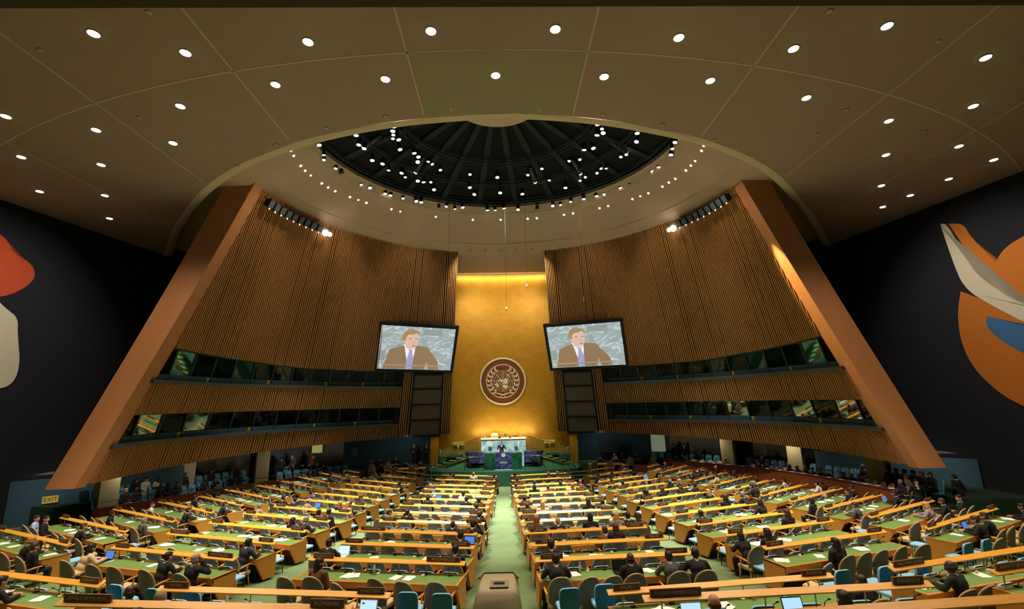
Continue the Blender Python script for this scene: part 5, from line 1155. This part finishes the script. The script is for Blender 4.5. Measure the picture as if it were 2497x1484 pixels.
def person_meshes(pose, turn):
    ps = POSES[pose]; stand = pose in 'swp'; H = .94 if stand else .53; ln = R(ps['lean'])
    P = Vector((0, 0, H)); d = Vector((0, math.sin(ln), math.cos(ln)))
    waist, chest, neck = P+d*.18, P+d*.36, P+d*.50
    hd = neck + Vector((0, .025+.03*math.sin(ln), .155)); sh = P+d*.46
    MH = Matrix.Translation(hd) @ Matrix.Rotation(R(turn), 4, 'Z') @ Matrix.Rotation(R(-min(ps['lean'], 14)*.7), 4, 'X')
    arms = []
    for s in (-1, 1):
        e = Vector(ps['el2'] if s > 0 and ps['el2'] else ps['el']); wv = Vector(ps['wr2'] if s > 0 and ps['wr2'] else ps['wr'])
        e.x *= s; wv.x *= s; arms.append((s, sh+Vector((s*.185, 0, 0)), e, wv))
    if stand: legs = [(s, Vector((s*.09, 0, H-.02)), Vector((s*.10, .03+(s*.12 if pose == 'w' else 0), .50)), Vector((s*.10, (s*.12 if pose == 'w' else 0), .09))) for s in (-1, 1)]
    else: legs = [(s, Vector((s*.09, .02, .52)), Vector((s*.12, .43, .50)), Vector((s*.12, .40, .10))) for s in (-1, 1)]
    def torso(g, x, hips=True):
        for c, r_ in ((P+d*.02, (.16, .115, .12)), (waist, (.145, .10, .13)), (chest, (.17, .112, .14)), (sh-d*.03, (.155, .095, .09))): ball(g, tuple(c), tuple(v+x for v in r_), 16, 10)
        for s in (-1, 1): capsule(g, sh+Vector((s*.06, 0, .02)), sh+Vector((s*.175, 0, -.012)), .058+x, .058+x)
    g = NB(); torso(g, 0); capsule(g, neck-d*.06, hd-Vector((0, .015, .06)), .058, .054); head_geo(g, MH)
    for s, a, e, wv in arms:
        capsule(g, a, e, .050, .040); capsule(g, e, wv, .040, .027)
        hd_dir = (wv-e); up = Vector((0, 0, 1)) if abs(hd_dir.normalized().z) < .8 else Vector((0, 1, 0)); hand_geo(g, wv, hd_dir if pose != 's' else Vector((-s*.8, .3, -.3)), up, -s, .6 if pose != 'f' else .25)
    for s, a, k_, an in legs: capsule(g, a, k_, .085, .058); capsule(g, k_, an, .056, .038); capsule(g, an, an+Vector((0, .13, -.05)), .04, .032)
    body = remesh(g, 'body', [SKIN['l']], .0095, 2)
    # jacket
    g = NB(); torso(g, .016)
    for s, a, e, wv in arms: capsule(g, a, e, .068, .056); capsule(g, e, e+(wv-e)*.93, .056, .042)
    if stand: tube(g, [P+d*.1, P-Vector((0, 0, .10))], [.17, .175], 16)
    jacket = remesh(g, 'jacket', [CLOTH['k']], .014, 3)
    g = NB(); ball(g, tuple(P-Vector((0, 0, .0))), (.175, .135, .125), 16, 10)
    for s, a, k_, an in legs: capsule(g, a, k_, .098, .074); capsule(g, k_, an+Vector((0, 0, .0)), .073, .058)
    trousers = remesh(g, 'trousers', [CLOTH['k']], .016, 2)
    g = NB()
    for s, a, k_, an in legs: capsule(g, an+Vector((0, -.03, -.045)), an+Vector((0, .15, -.055)), .044, .036)
    shoes = mesh(g, 'shoes', SHOE)
    g = NB(); c = neck+Vector((0, .008, .035)); tube(g, [c-d*.035, c+d*.02], [.076, .062], 16, cap=False)
    # shirt front: a narrow V below the throat
    f = chest+Vector((0, .128, .02)); t_ = neck+Vector((0, .070, .02)); v = [g.verts.new(q) for q in (t_+Vector((-.045, 0, 0)), t_+Vector((.045, 0, 0)), f+Vector((.02, .012, 0)), f+Vector((-.02, .012, 0)))]; g.faces.new(v)
    collar = mesh(g, 'shirt_collar', COLLAR)
    g = NB()
    for s in (-1, 1): ball(g, tuple(MH @ Vector((s*.031, .082, .006))), (.012, .008, .008), 8, 6)
    eyes = mesh(g, 'eyes', EYE)
    return dict(body=body, jacket=jacket, trousers=trousers, shoes=shoes, collar=collar, eyes=eyes, M=MH)
def hair_mesh(kind):
    g = NB()
    def b(c, r): ball(g, c, r, 18, 12)
    if kind == 'short': b((0, -.018, .040), (.086, .098, .088)); b((0, -.045, -.01), (.080, .066, .075)); b((0, .045, .085), (.06, .042, .03))
    elif kind == 'bald': b((0, -.040, -.012), (.083, .074, .052)); b((0, -.02, -.02), (.084, .055, .034))
    elif kind == 'long':
        b((0, -.018, .040), (.090, .102, .090)); b((0, -.055, -.04), (.092, .07, .11)); b((0, -.075, -.15), (.095, .055, .11))
        for s in (-1, 1): b((s*.062, -.02, -.07), (.034, .055, .10))
        b((0, .04, .088), (.06, .045, .03))
    elif kind == 'tail': b((0, -.018, .040), (.086, .100, .088)); b((0, -.05, -.01), (.078, .064, .07)); b((0, -.115, .02), (.035, .035, .04)); b((0, -.125, -.08), (.03, .03, .09)); b((0, .045, .085), (.055, .04, .03))
    elif kind == 'hijab':
        b((0, -.014, .028), (.094, .106, .102)); b((0, -.03, -.05), (.088, .085, .10)); b((0, -.02, -.16), (.13, .11, .06)); b((0, .02, -.12), (.075, .07, .04))
    return remesh(g, 'hair' if kind != 'hijab' else 'head_scarf', [HAIR['k']], .010, 2)
HM = {k: hair_mesh(k) for k in ('short', 'bald', 'long', 'tail', 'hijab')}
PMESH = {}
def get_pose(p, t):
    t = 0 if abs(t) < 15 else (38 if t < 0 else -38)
    if p in 'aswp': t = 0 if p in 'ap' else t
    if (p, t) not in PMESH: PMESH[(p, t)] = person_meshes(p, t)
    return PMESH[(p, t)]
HDESC = {'k': 'short black hair', 'b': 'short brown hair', 'g': 'grey hair', 'y': 'fair hair', 'B': 'bald head', 'K': 'long black hair', 'N': 'long dark brown hair', 'Y': 'long blond hair', 'O': 'long auburn hair', 'h': 'dark head scarf'}
HMAP = {'k': ('short', 'k'), 'b': ('short', 'b'), 'g': ('short', 'g'), 'y': ('short', 'y'), 'B': ('bald', 'k'), 'K': ('long', 'k'), 'N': ('long', 'b'), 'Y': ('long', 'y'), 'O': ('long', 'o'), 'h': ('hijab', 'k')}
CDESC = {'k': 'black', 'n': 'navy', 'g': 'grey', 't': 'tan', 'c': 'cream', 'w': 'white', 'l': 'light blue', 'r': 'red', 'm': 'mauve', 'b': 'brown'}
def setmat(o, m):
    o.material_slots[0].link = 'OBJECT'; o.material_slots[0].material = m
LABELS = set()
def person(loc, rz, hair, cl, sk, pose, turn, label, group=None, small=False, scale=1.0):
    pm = get_pose(pose, turn)
    lb = label; i = 2
    t = thing('person', lb, 'person', loc, rz, group); t.scale = (scale,)*3
    o = obj('body', pm['body'], None, t); setmat(o, SKIN[sk])
    o = obj('jacket', pm['jacket'], None, t); setmat(o, CLOTH[cl])
    o = obj('trousers', pm['trousers'], None, t); setmat(o, CLOTH['k'] if cl in 'wrclmtb' else CLOTH[cl])
    hk, hc = HMAP[hair]; hm = HM[hk]
    o = obj('hair' if hk != 'hijab' else 'head_scarf', hm, None, t); o.matrix_local = pm['M']
    hmcol = HAIR[hc] if hk != 'hijab' else (CLOTH['t'] if cl == 't' else CLOTH['k'])
    if hair == 'B': hmcol = HAIR['k'] if sk == 'd' else HAIR['b']
    setmat(o, hmcol)
    if not small:
        if hair in 'kbgyB' and cl in 'kngtb': obj('shirt_collar', pm['collar'], None, t)
        obj('shoes', pm['shoes'], None, t); obj('eyes', pm['eyes'], None, t)
    return t
seen = {}
ACT = {'u': 'upright', 'f': 'leaning forward', 'a': 'hand at ear'}
for di, lst in PEOPLE.items():
    D_ = DESKS[di]; lst = sorted(lst, key=lambda p: p[6])
    for i, (hair, cl, sk, pose, turn, _, lx) in enumerate(lst):
        ly = -.93 if pose in 'ua' else -.86
        base = dpt(D_, lx, ly)
        same = [q for q in lst if q[0] == hair and q[1] == cl and q[3] == pose]
        pos = '' if len(same) == 1 else (ORD[same.index(lst[i])]+' such, ')
        lab = 'person in %s, %s, %s, %s%s' % (CDESC[cl], HDESC[hair], ACT[pose], pos, desk_place(D_['b'], D_['k']))
        tr = turn if abs(turn) > 12 else 0
        person(base, D_['a'] - R(turn*.5), hair, cl, sk, pose, tr if pose == 'u' else 0, lab, None, D_['y'] > 24, random.Random(i+di).uniform(.97, 1.05))
# ------------------------------------------------------------------ papers, laptops and small things on the desks
def sheets(seed, n):
    r_ = random.Random(seed); g = NB()
    for i in range(n):
        M = Matrix.Translation((r_.uniform(-.12, .12), r_.uniform(-.03, .03), .004*i)) @ Matrix.Rotation(r_.uniform(-.5, .5), 4, 'Z'); bx(g, -.105, .105, -.148, .148, 0, .003, 0, M)
    return mesh(g, 'paper_sheets', PAPER)
SH = [sheets(i, n) for i, n in enumerate((1, 2, 3, 4, 5, 2))]
g = NB(); pad(g, .055, -.035, .035, 0, .03); ball(g, (.02, 0, .035), (.03, .02, .012), 8, 6); EARP = mesh(g, 'earpiece_unit', mat('earpiece_white', 'e4e0d0', .5))
rnd = random.Random(21)
def place_on(D_, lx, ly, z=.741): return dpt(D_, lx, ly, z)
for di, D_ in enumerate(DESKS):
    b, k, L_ = D_['b'], D_['k'], D_['L']; wh = desk_place(b, k)
    n = 3 + (di*7 % 3 == 0)
    xs = sorted(rnd.sample([-.42, -.3, -.18, -.05, .08, .2, .32, .43], n))
    for i, fx in enumerate(xs):
        o = obj('paper_sheets', rnd.choice(SH), None); o.location = place_on(D_, fx*L_, -.30+rnd.uniform(-.08, .08)); o.rotation_euler = (0, 0, D_['a']+rnd.uniform(-.6, .6))
        tag(o, 'white papers lying %s from the left, %s' % (ORD[i], wh), 'papers', 'white papers on the desks')
    if D_['y'] < 26:
        for i, fx in enumerate((-.24, .02, .26)):
            o = obj('earpiece', EARP, None); o.location = place_on(D_, (fx+rnd.uniform(-.06, .06))*L_, -.12+rnd.uniform(-.03, .03), .74); o.rotation_euler = (0, 0, rnd.uniform(-1, 1))
            tag(o, 'small white earpiece unit, %s from the left, %s' % (ORD[i], wh), 'earpiece', 'white earpiece units')
def laptop(loc, rz, scr, label, case=None):
    t = thing('laptop', label, 'laptop', loc, rz)
    g = NB(); bx(g, -.17, .17, -.12, .12, 0, .018); obj('base', g, case or LAPDARK, t)
    M = Matrix.Translation((0, .12, .018)) @ Matrix.Rotation(R(-18), 4, 'X')
    g = NB(); bx(g, -.17, .17, 0, .012, 0, .23, 0, M); obj('lid', g, case or LAPDARK, t)
    g = NB(); bx(g, -.155, .155, -.003, 0, .015, .215, 0, M); obj('screen', g, scr, t)
WHT = mat('laptop_white', 'd8d8d4', .4)
for (di, lx, scr, cs, lab) in DATA['laptops']:
    D_ = DESKS[di]; laptop(place_on(D_, lx, -.33), D_['a'], {'w': LAPSCR, 'b': LAPSCR2, 'k': LAPDARK}[scr], lab, WHT if cs == 'w' else None)
for (di, lx, nm) in ((70, -.8, 'a'), (73, .5, 'b'), (11, -.2, 'c'), (23, -.9, 'd')):
    D_ = DESKS[di]; o = None
    g = NB(); tube(g, [(0, 0, 0), (0, 0, .16), (0, 0, .19), (0, 0, .22)], [.032, .032, .014, .014], 12); o = obj('water_bottle', g, mat('bottle_plastic', 'b8c4c4', .2)); o.location = place_on(D_, lx, -.15)
    tag(o, 'small clear water bottle on the %s' % desk_place(D_['b'], D_['k']), 'bottle')

# ------------------------------------------------------------------ the beige machine in the centre aisle
t = thing('camera_cabinet', 'beige round-shouldered machine cabinet with slot standing in the centre aisle', 'machine', (-.15, 9.0, floor_z(9.0)), R(-1)); t.scale = (.93, 1, 1.13)
BG = mat('machine_beige', 'a89c7c', .5, noise=.04, nscale=3)
prof = [(-.47, 0), (-.47, .55), (-.43, .86), (-.37, .97), (-.32, 1.0), (.32, 1.0), (.37, .97), (.43, .86), (.47, .55), (.47, 0)]
g = NB(); A = [g.verts.new((x, -.45, z)) for x, z in prof]; B = [g.verts.new((x*.94, .0, z+.06 if z > .5 else z)) for x, z in prof]; C_ = [g.verts.new((x*.86, .5, z+.02 if z > .5 else z)) for x, z in prof]
for P_, Q_ in ((A, B), (B, C_)):
    for i in range(len(prof)): g.faces.new((P_[i], P_[(i+1) % 10], Q_[(i+1) % 10], Q_[i]))
g.faces.new(A[::-1]); g.faces.new(C_)
bmesh.ops.bevel(g, geom=[e for e in g.edges], offset=.02, segments=2, affect='EDGES')
for f in g.faces: f.smooth = True
obj('housing', g, BG, t)
g = NB(); M = Matrix.Translation((.03, -.14, 1.048)) @ Matrix.Rotation(R(7), 4, 'X'); bx(g, -.17, .17, -.11, .11, 0, .018, 0, M); obj('slot_recess', g, mat('machine_recess', '8a7e62', .6), t)
g = NB(); bx(g, -.10, .10, -.03, .04, .018, .028, 0, M); obj('slot', g, BLACK, t)
g = NB(); tube(g, [(.03, -.45, .52), (.03, -.485, .52)], .26, 28); obj('front_hood', g, mat('machine_hood', '8a7e62', .6), t)
g = NB(); bx(g, -.06, .10, -.50, -.48, .66, .70); obj('badge', g, mat('badge_cream', 'd8ccb0', .5), t)
for s in (-1, 1):
    g = NB(); bx(g, -.03, .03, -.02, .02, 0, .02); o = obj('tail_light', g, mat('tail_red', '8a2018', .4), t); o.location = (s*.36, .22, 1.03); o.rotation_euler = (0, R(s*30), 0)
g = NB(); tube(g, [(x*.87, .5, z+.03) for x, z in prof[1:-1]], .010, 6); obj('cable_trim', g, BLACK, t)

# ------------------------------------------------------------------ side galleries
def arc_pts(P, step):
    P = [Vector((x, y, 0)) for x, y in smooth_line(P, 2)]; out = [P[0]]; acc = 0
    d = 0; res = []; last = P[0]; need = 0
    for a, b in zip(P, P[1:]):
        L_ = (b-a).length; t_ = need
        while t_ <= L_:
            res.append((a+(b-a)*(t_/L_), (b-a).normalized())); t_ += step
        need = t_-L_
    return res
PARL = [(-11.0, 39.2), (-14.0, 37.1), (-16.2, 34.8), (-17.7, 32.0), (-18.6, 29.2), (-19.2, 27.0), (-19.8, 24.6)]
PARR = [(10.2, 38.6), (12.4, 37.6), (14.7, 35.8), (16.4, 33.4), (17.3, 30.6), (17.6, 27.4), (17.5, 24.4), (17.0, 21.6)]
def off(P, d, s):
    out = []
    for i, (x, y) in enumerate(P):
        a = Vector(P[max(i-1, 0)]); b = Vector(P[min(i+1, len(P)-1)]); t_ = (b-a).normalized(); n_ = Vector((t_.y, -t_.x))*(-1 if s > 0 else 1)
        if (Vector((x, y))+n_-Vector((0, 23))).length < (Vector((x, y))-Vector((0, 23))).length: n_ = -n_
        out.append((x+n_.x*d, y+n_.y*d))
    return out
g = NB(); pad(g, .22, -.22, .22, .36, .46); sg_me = mesh(g, 'seat_pad', BLUE)
g = NB(); shell(g, .235, .40, .98, -.20, .10, .05, .07, squ=4.5); bk_me = mesh(g, 'backrest', [mat('gallery_blue', '2a6078', .85), mat('gallery_blue_light', '4d8fae', .85)])
g = NB(); bx(g, -.09, .09, -.012, .0, -.05, .05); tag_me = mesh(g, 'seat_tag', mat('seat_tag', 'b8b8b0', .8))
g = NB(); tube(g, [(0, 0, 0), (0, 0, .38)], .03, 6); ft_me = mesh(g, 'pedestal', STEEL)
rnd = random.Random(33)
GP = 0
for s, P in ((-1, PARL), (1, PARR)):
    side = 'left' if s < 0 else 'right'
    zf = lambda y: floor_z(y)
    # parapet
    Q = smooth_line(P, 2); Q1 = off(Q, .12, s); bm = NB()
    hgt = .85 if s < 0 else 1.15
    n = len(Q)
    for i in range(n-1):
        h_ = hgt if s < 0 or i > n*.16 else .8
        z0 = [zf(Q[i][1]), zf(Q[i+1][1])]
        m = 0
        hexa(bm, [(Q[i][0], Q[i][1], z0[0]-.1), (Q[i+1][0], Q[i+1][1], z0[1]-.1), (Q1[i+1][0], Q1[i+1][1], z0[1]-.1), (Q1[i][0], Q1[i][1], z0[0]-.1),
                  (Q[i][0], Q[i][1], z0[0]+h_), (Q[i+1][0], Q[i+1][1], z0[1]+h_), (Q1[i+1][0], Q1[i+1][1], z0[1]+h_), (Q1[i][0], Q1[i][1], z0[0]+h_)], 0)
    root = tag(obj('gallery_parapet', bm, [REDWOOD]), 'curved reddish wood parapet in front of the %s side gallery' % side, 'parapet')
    if s > 0:      # desk strip on top of the right parapet
        bm = NB(); a0 = off(Q, -.03, s); a1 = off(Q, .42, s)
        for i in range(int(n*.16)+1, n-1):
            z0 = zf(Q[i][1])+hgt; z1 = zf(Q[i+1][1])+hgt
            hexa(bm, [(a0[i][0], a0[i][1], z0), (a0[i+1][0], a0[i+1][1], z1), (a1[i+1][0], a1[i+1][1], z1), (a1[i][0], a1[i][1], z0), (a0[i][0], a0[i][1], z0+.04), (a0[i+1][0], a0[i+1][1], z1+.04), (a1[i+1][0], a1[i+1][1], z1+.04), (a1[i][0], a1[i][1], z0+.04)])
        obj('parapet_top', bm, DARKREDWOOD, root)
        for i, (p, t_) in enumerate(arc_pts(off(P, .2, s), 1.0)[4:22]):
            o = obj('paper_sheets', rnd.choice(SH[:3]), None); o.location = (p.x, p.y, zf(p.y)+hgt+.045); o.rotation_euler = (0, 0, rnd.uniform(-1, 1)+math.atan2(t_.y, t_.x)); o.scale = (.7, .7, 1)
            tag(o, 'white papers on the right gallery parapet, %s from the stage end' % ORD[i], 'papers', 'white papers on the parapet')
    else:
        bm = NB(); tube(bm, [(x, y, zf(y)+1.12) for x, y in Q], .022, 6); obj('rail', bm, STEEL, root)
        for p, t_ in arc_pts(P, 2.2):
            bm = NB(); tube(bm, [(p.x, p.y, zf(p.y)+.8), (p.x, p.y, zf(p.y)+1.12)], .015, 6); obj('rail_post', bm, STEEL, root)
    # raised gallery floor in tiers
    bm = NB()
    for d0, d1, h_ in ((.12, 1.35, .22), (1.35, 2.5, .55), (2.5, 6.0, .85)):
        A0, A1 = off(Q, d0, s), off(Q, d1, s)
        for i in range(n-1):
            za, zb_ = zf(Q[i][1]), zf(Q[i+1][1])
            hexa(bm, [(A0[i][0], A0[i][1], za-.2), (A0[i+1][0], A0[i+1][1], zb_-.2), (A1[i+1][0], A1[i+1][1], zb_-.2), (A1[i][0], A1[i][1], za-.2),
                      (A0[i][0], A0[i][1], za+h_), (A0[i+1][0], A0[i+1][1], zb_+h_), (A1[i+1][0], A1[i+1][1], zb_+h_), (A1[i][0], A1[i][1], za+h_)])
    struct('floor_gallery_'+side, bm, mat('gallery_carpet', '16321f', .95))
    # seats and the people in them
    for row, (d_, h_, st) in enumerate(((.85, .22, .60), (2.0, .55, .60)) if s < 0 else ((.95, .22, .62), (2.05, .55, .60))):
        pts = arc_pts(off(P, d_, s), st)
        pts = pts[2:-1]
        for i, (p, t_) in enumerate(pts):
            gap = (s < 0 and 9 <= i <= 11) or (s > 0 and 10 <= i <= 11)
            if gap: continue
            nx = Vector((0, 22, 0)) - p; face = math.atan2(nx.y-6, nx.x) - PI/2 if False else math.atan2(t_.y, t_.x) + (PI if s < 0 else PI*2)
            dirn = Vector((-math.sin(face), math.cos(face), 0))
            if dirn.dot(Vector((0, 23, 0))-p) < 0: face += PI
            z_ = zf(p.y)+h_; rown = 'front' if row == 0 else 'back'
            occ = rnd.random() < ((.62 if i > 12 else .3) if s < 0 else (.5 if row == 0 else .22) if i < 22 else .6)
            beige = s > 0 and row == 0
            if beige:
                o = obj('armchair', ACM, None); o.location = (p.x, p.y, z_); o.rotation_euler = (0, 0, face+rnd.uniform(-.1, .1))
                tag(o, '%s olive and beige armchair, %s from the stage, front row, right gallery' % ('occupied' if occ else 'empty', ORD[i]), 'armchair', 'armchairs along the right gallery parapet')
            else:
                t = thing('theatre_chair', '%s blue theatre chair, %s from the stage, %s row, %s gallery' % ('occupied' if occ else 'empty', ORD[i], rown, side), 'seat', (p.x, p.y, z_), face, 'blue seats of the %s gallery' % side)
                obj('seat_pad', sg_me, None, t); obj('backrest', bk_me, None, t); obj('pedestal', ft_me, None, t)
                if not occ: o = obj('seat_tag', tag_me, None, t); o.location = (0, -.135, .80)
            if occ:
                GP += 1; hr = rnd.choice('kkkkbbgBKKNYh'); cl = rnd.choice('kkkkknggkwbr' if rnd.random() < .5 else 'kkkkn'); sk = rnd.choice('lmmd')
                person((p.x+dirn.x*.0, p.y, z_), face, hr, cl, sk, rnd.choice('uuuuf'), rnd.choice((0, 0, 30, -30)), 'person in %s, %s, %s from stage, %s row, %s gallery' % (CDESC[cl], HDESC[hr], ORD[i], rown, side), None, True)
# people who stand
STD = [(-7.35, 40.2, 1.0, 'k', 'k', 'm', 's', -4, 'guard in a dark suit with clasped hands, left one of the pair by the blue wall'),
       (-6.25, 39.6, 1.0, 'g', 'k', 'd', 's', -4, 'guard in a dark suit beside the gold wall edge, right one of the pair'),
       (-16.4, 36.6, .5, 'k', 'k', 'm', 'w', 40, 'standing person in black in the gap of the left gallery'), (-15.9, 37.4, .6, 'b', 'g', 'l', 'w', 150, 'standing person in grey behind the gap of the left gallery'),
       (-14.6, 37.9, .6, 'k', 'b', 'm', 'w', 200, 'standing person in brown near the left gallery doorway'),
       (13.6, 39.0, .6, 'k', 'k', 'm', 'w', 120, 'standing person in black behind the right gallery, near the white doorway'), (14.2, 38.8, .6, 'k', 'k', 'l', 'w', 200, 'second standing person in black by the white doorway, right gallery'),
       (18.6, 22.6, .5, 'g', 'w', 'l', 'w', 70, 'standing person in a white shirt beneath the right fin'), (17.9, 21.4, .45, 'k', 'k', 'l', 'w', 160, 'standing person in black at the end of the right parapet'),
       (20.3, 22.0, .5, 'k', 'k', 'm', 'w', 10, 'standing person in a black suit carrying a bag beside the right exit')]
for x, y, z, hr, cl, sk, po, rz, lb in STD:
    person((x, y, z), R(rz) if po != 's' else PI+R(rz), hr, cl, sk, po, 0, lb)
g = NB(); pad(g, .19, -.07, .07, 0, .28); o = tag(obj('shoulder_bag', g, mat('bag_black', '0e0e10', .5)), 'black bag held by the standing person beside the right exit', 'bag'); o.location = (20.62, 22.05, .98)
# the speaker, the two officers on the podium and the empty leather chair
person((-.2, 37.0, 1.22), PI+R(-4), 'b', 'n', 'l', 'p', 0, 'person in a navy suit speaking at the dark rostrum')
for x, hr, cl, nm in ((.10, 'k', 'm', 'left'), (.92, 'g', 'k', 'right')):
    t = build_chair('podium_chair', AP, 'armchair of the %s officer seated on the high podium' % nm, 'armchair', (x, 39.75, 2.0), PI, None)
    person((x, 39.75, 2.0), PI, hr, cl, 'l', 'u', 0, 'person with %s hair seated behind the high podium, %s one' % ('black' if hr == 'k' else 'white', nm))
t = thing('leather_chair', 'empty tan leather high-backed chair behind the high podium', 'armchair', (-.78, 39.75, 2.0), PI)
g = NB(); shell(g, .3, .4, 1.38, -.2, .06, .05, .09, squ=5); obj('backrest', g, [mat('tan_leather', 'd8a878', .5), mat('tan_leather_front', 'e0b48a', .5)], t)
g = NB(); pad(g, .3, -.25, .25, .38, .5); obj('seat', g, mat('tan_leather', 'd8a878', .5), t)
g = NB(); tube(g, [(0, 0, 0), (0, 0, .38)], .05, 8); obj('pedestal', g, STEEL, t)
bm = NB(); bx(bm, -2.2, 2.2, 39.1, 40.3, 1.0, 2.0); o = struct('podium_step', bm, STAGECARPET)
for i, (x, w_, h_, m) in enumerate(((-1.45, .05, .16, 'bottle_plastic'), (-.3, .10, .12, 'laptop_black'), (.52, .07, .10, 'laptop_black'), (1.35, .06, .16, 'bottle_plastic'), (1.6, .13, .06, 'paper'))):
    g = NB(); bx(g, -w_, w_, -.06, .06, 0, h_) if m != 'bottle_plastic' else tube(g, [(0, 0, 0), (0, 0, h_), (0, 0, h_+.05)], [.03, .03, .012], 10)
    o = tag(obj(('water_bottle', 'desk_console', 'desk_console', 'water_bottle', 'paper_stack')[i], g, MATS[m]), ('water bottle at the left end of the high podium', 'dark console beside the leather chair on the high podium', 'dark console between the two officers on the high podium', 'water bottle at the right end of the high podium', 'white paper stack at the right end of the high podium')[i], ('bottle', 'console', 'console', 'bottle', 'papers')[i]); o.location = (x-.06, 38.25, 3.06)
# working tables either side of the stage
for s, (x, y, a) in ((-1, (-7.3, 37.7, 8)), (1, (7.7, 37.7, -8)), (1, (9.9, 40.0, -14)), (-1, (-9.7, 40.0, 12))):
    big = abs(x) < 8; dk = not big
    nm = 'left' if s < 0 else 'right'
    lab = ('wooden stenographers table covered with papers, %s of the stage steps' % nm) if big else ('dark working table beside the blue stage wall, far %s of the stage' % nm)
    z0 = .3
    t = thing('work_table', lab, 'table', (x, y, z0), R(a))
    g = NB(); bx(g, -1.3, 1.3, -.45, .45, .70, .76); obj('table_top', g, WOOD if big else DARKREDWOOD, t)
    for px, py in ((-1.2, -.38), (1.2, -.38), (-1.2, .38), (1.2, .38)):
        g = NB(); bx(g, px-.03, px+.03, py-.03, py+.03, 0, .70); obj('leg', g, WOOD if big else DARKREDWOOD, t)
    base = Matrix.Translation((x, y, z0)) @ Matrix.Rotation(R(a), 4, 'Z')
    for i in range(5):
        o = obj('paper_sheets', rnd.choice(SH), None); o.location = base @ Vector((-1.0+.5*i, rnd.uniform(-.15, .15), .765)); o.rotation_euler = (0, 0, rnd.uniform(-1, 1))
        tag(o, 'white papers, %s from the left, on the %s table far %s of the stage' % (ORD[i], 'stenographers' if big else 'dark working', nm), 'papers')
    for i in range(4):
        px = -.9+.6*i; fr = i % 2 == 0
        p = base @ Vector((px, -.72 if fr else .72, 0)); an = R(a)+(0 if fr else PI)
        o = obj('armchair', ACM, None); o.location = p; o.rotation_euler = (0, 0, an+rnd.uniform(-.3, .3)); tag(o, 'olive-backed armchair, %s around the %s table %s of the stage' % (ORD[i], 'stenographers' if big else 'dark working', nm), 'armchair')
        if (big and not fr) or (dk and True):
            hr = rnd.choice('kbyK'); person(tuple(p), an, hr, 'k', 'l', 'f', 0, 'person in black, %s, %s around the %s table %s of the stage' % (HDESC[hr], ORD[i], 'stenographers' if big else 'dark working', nm), None, True)
    if dk: laptop(base @ Vector((-.5, -.2, .77)), R(a)+PI, LAPSCR2, 'blue-lit laptop on the dark working table far %s of the stage' % nm)
# bright doorways behind the galleries and an information screen
for i, (x, y, z, w_, h_, c, lb) in enumerate(((-14.6, 38.6, 2.9, .75, 1.3, 'c8c878', 'pale lit doorway behind the left gallery'), (12.5, 39.6, 2.6, 1.1, 1.9, '9aa88c', 'pale lit doorway behind the right gallery near the blue wall'), (18.9, 36.2, 2.9, .12, .3, 'c8e8ff', 'small bright screen behind the right gallery'))):
    g = NB(); bx(g, -w_/2, w_/2, -.02, .02, -h_/2, h_/2); o = tag(obj('lit_doorway' if i < 2 else 'info_screen', g, mat('door_light_%d' % i, c, .8, emit=.35 if i < 2 else 2.0)), lb, 'doorway' if i < 2 else 'screen')
    o.location = (x, y, z); o.rotation_euler = (0, 0, math.atan2(-x, y)*1.0)
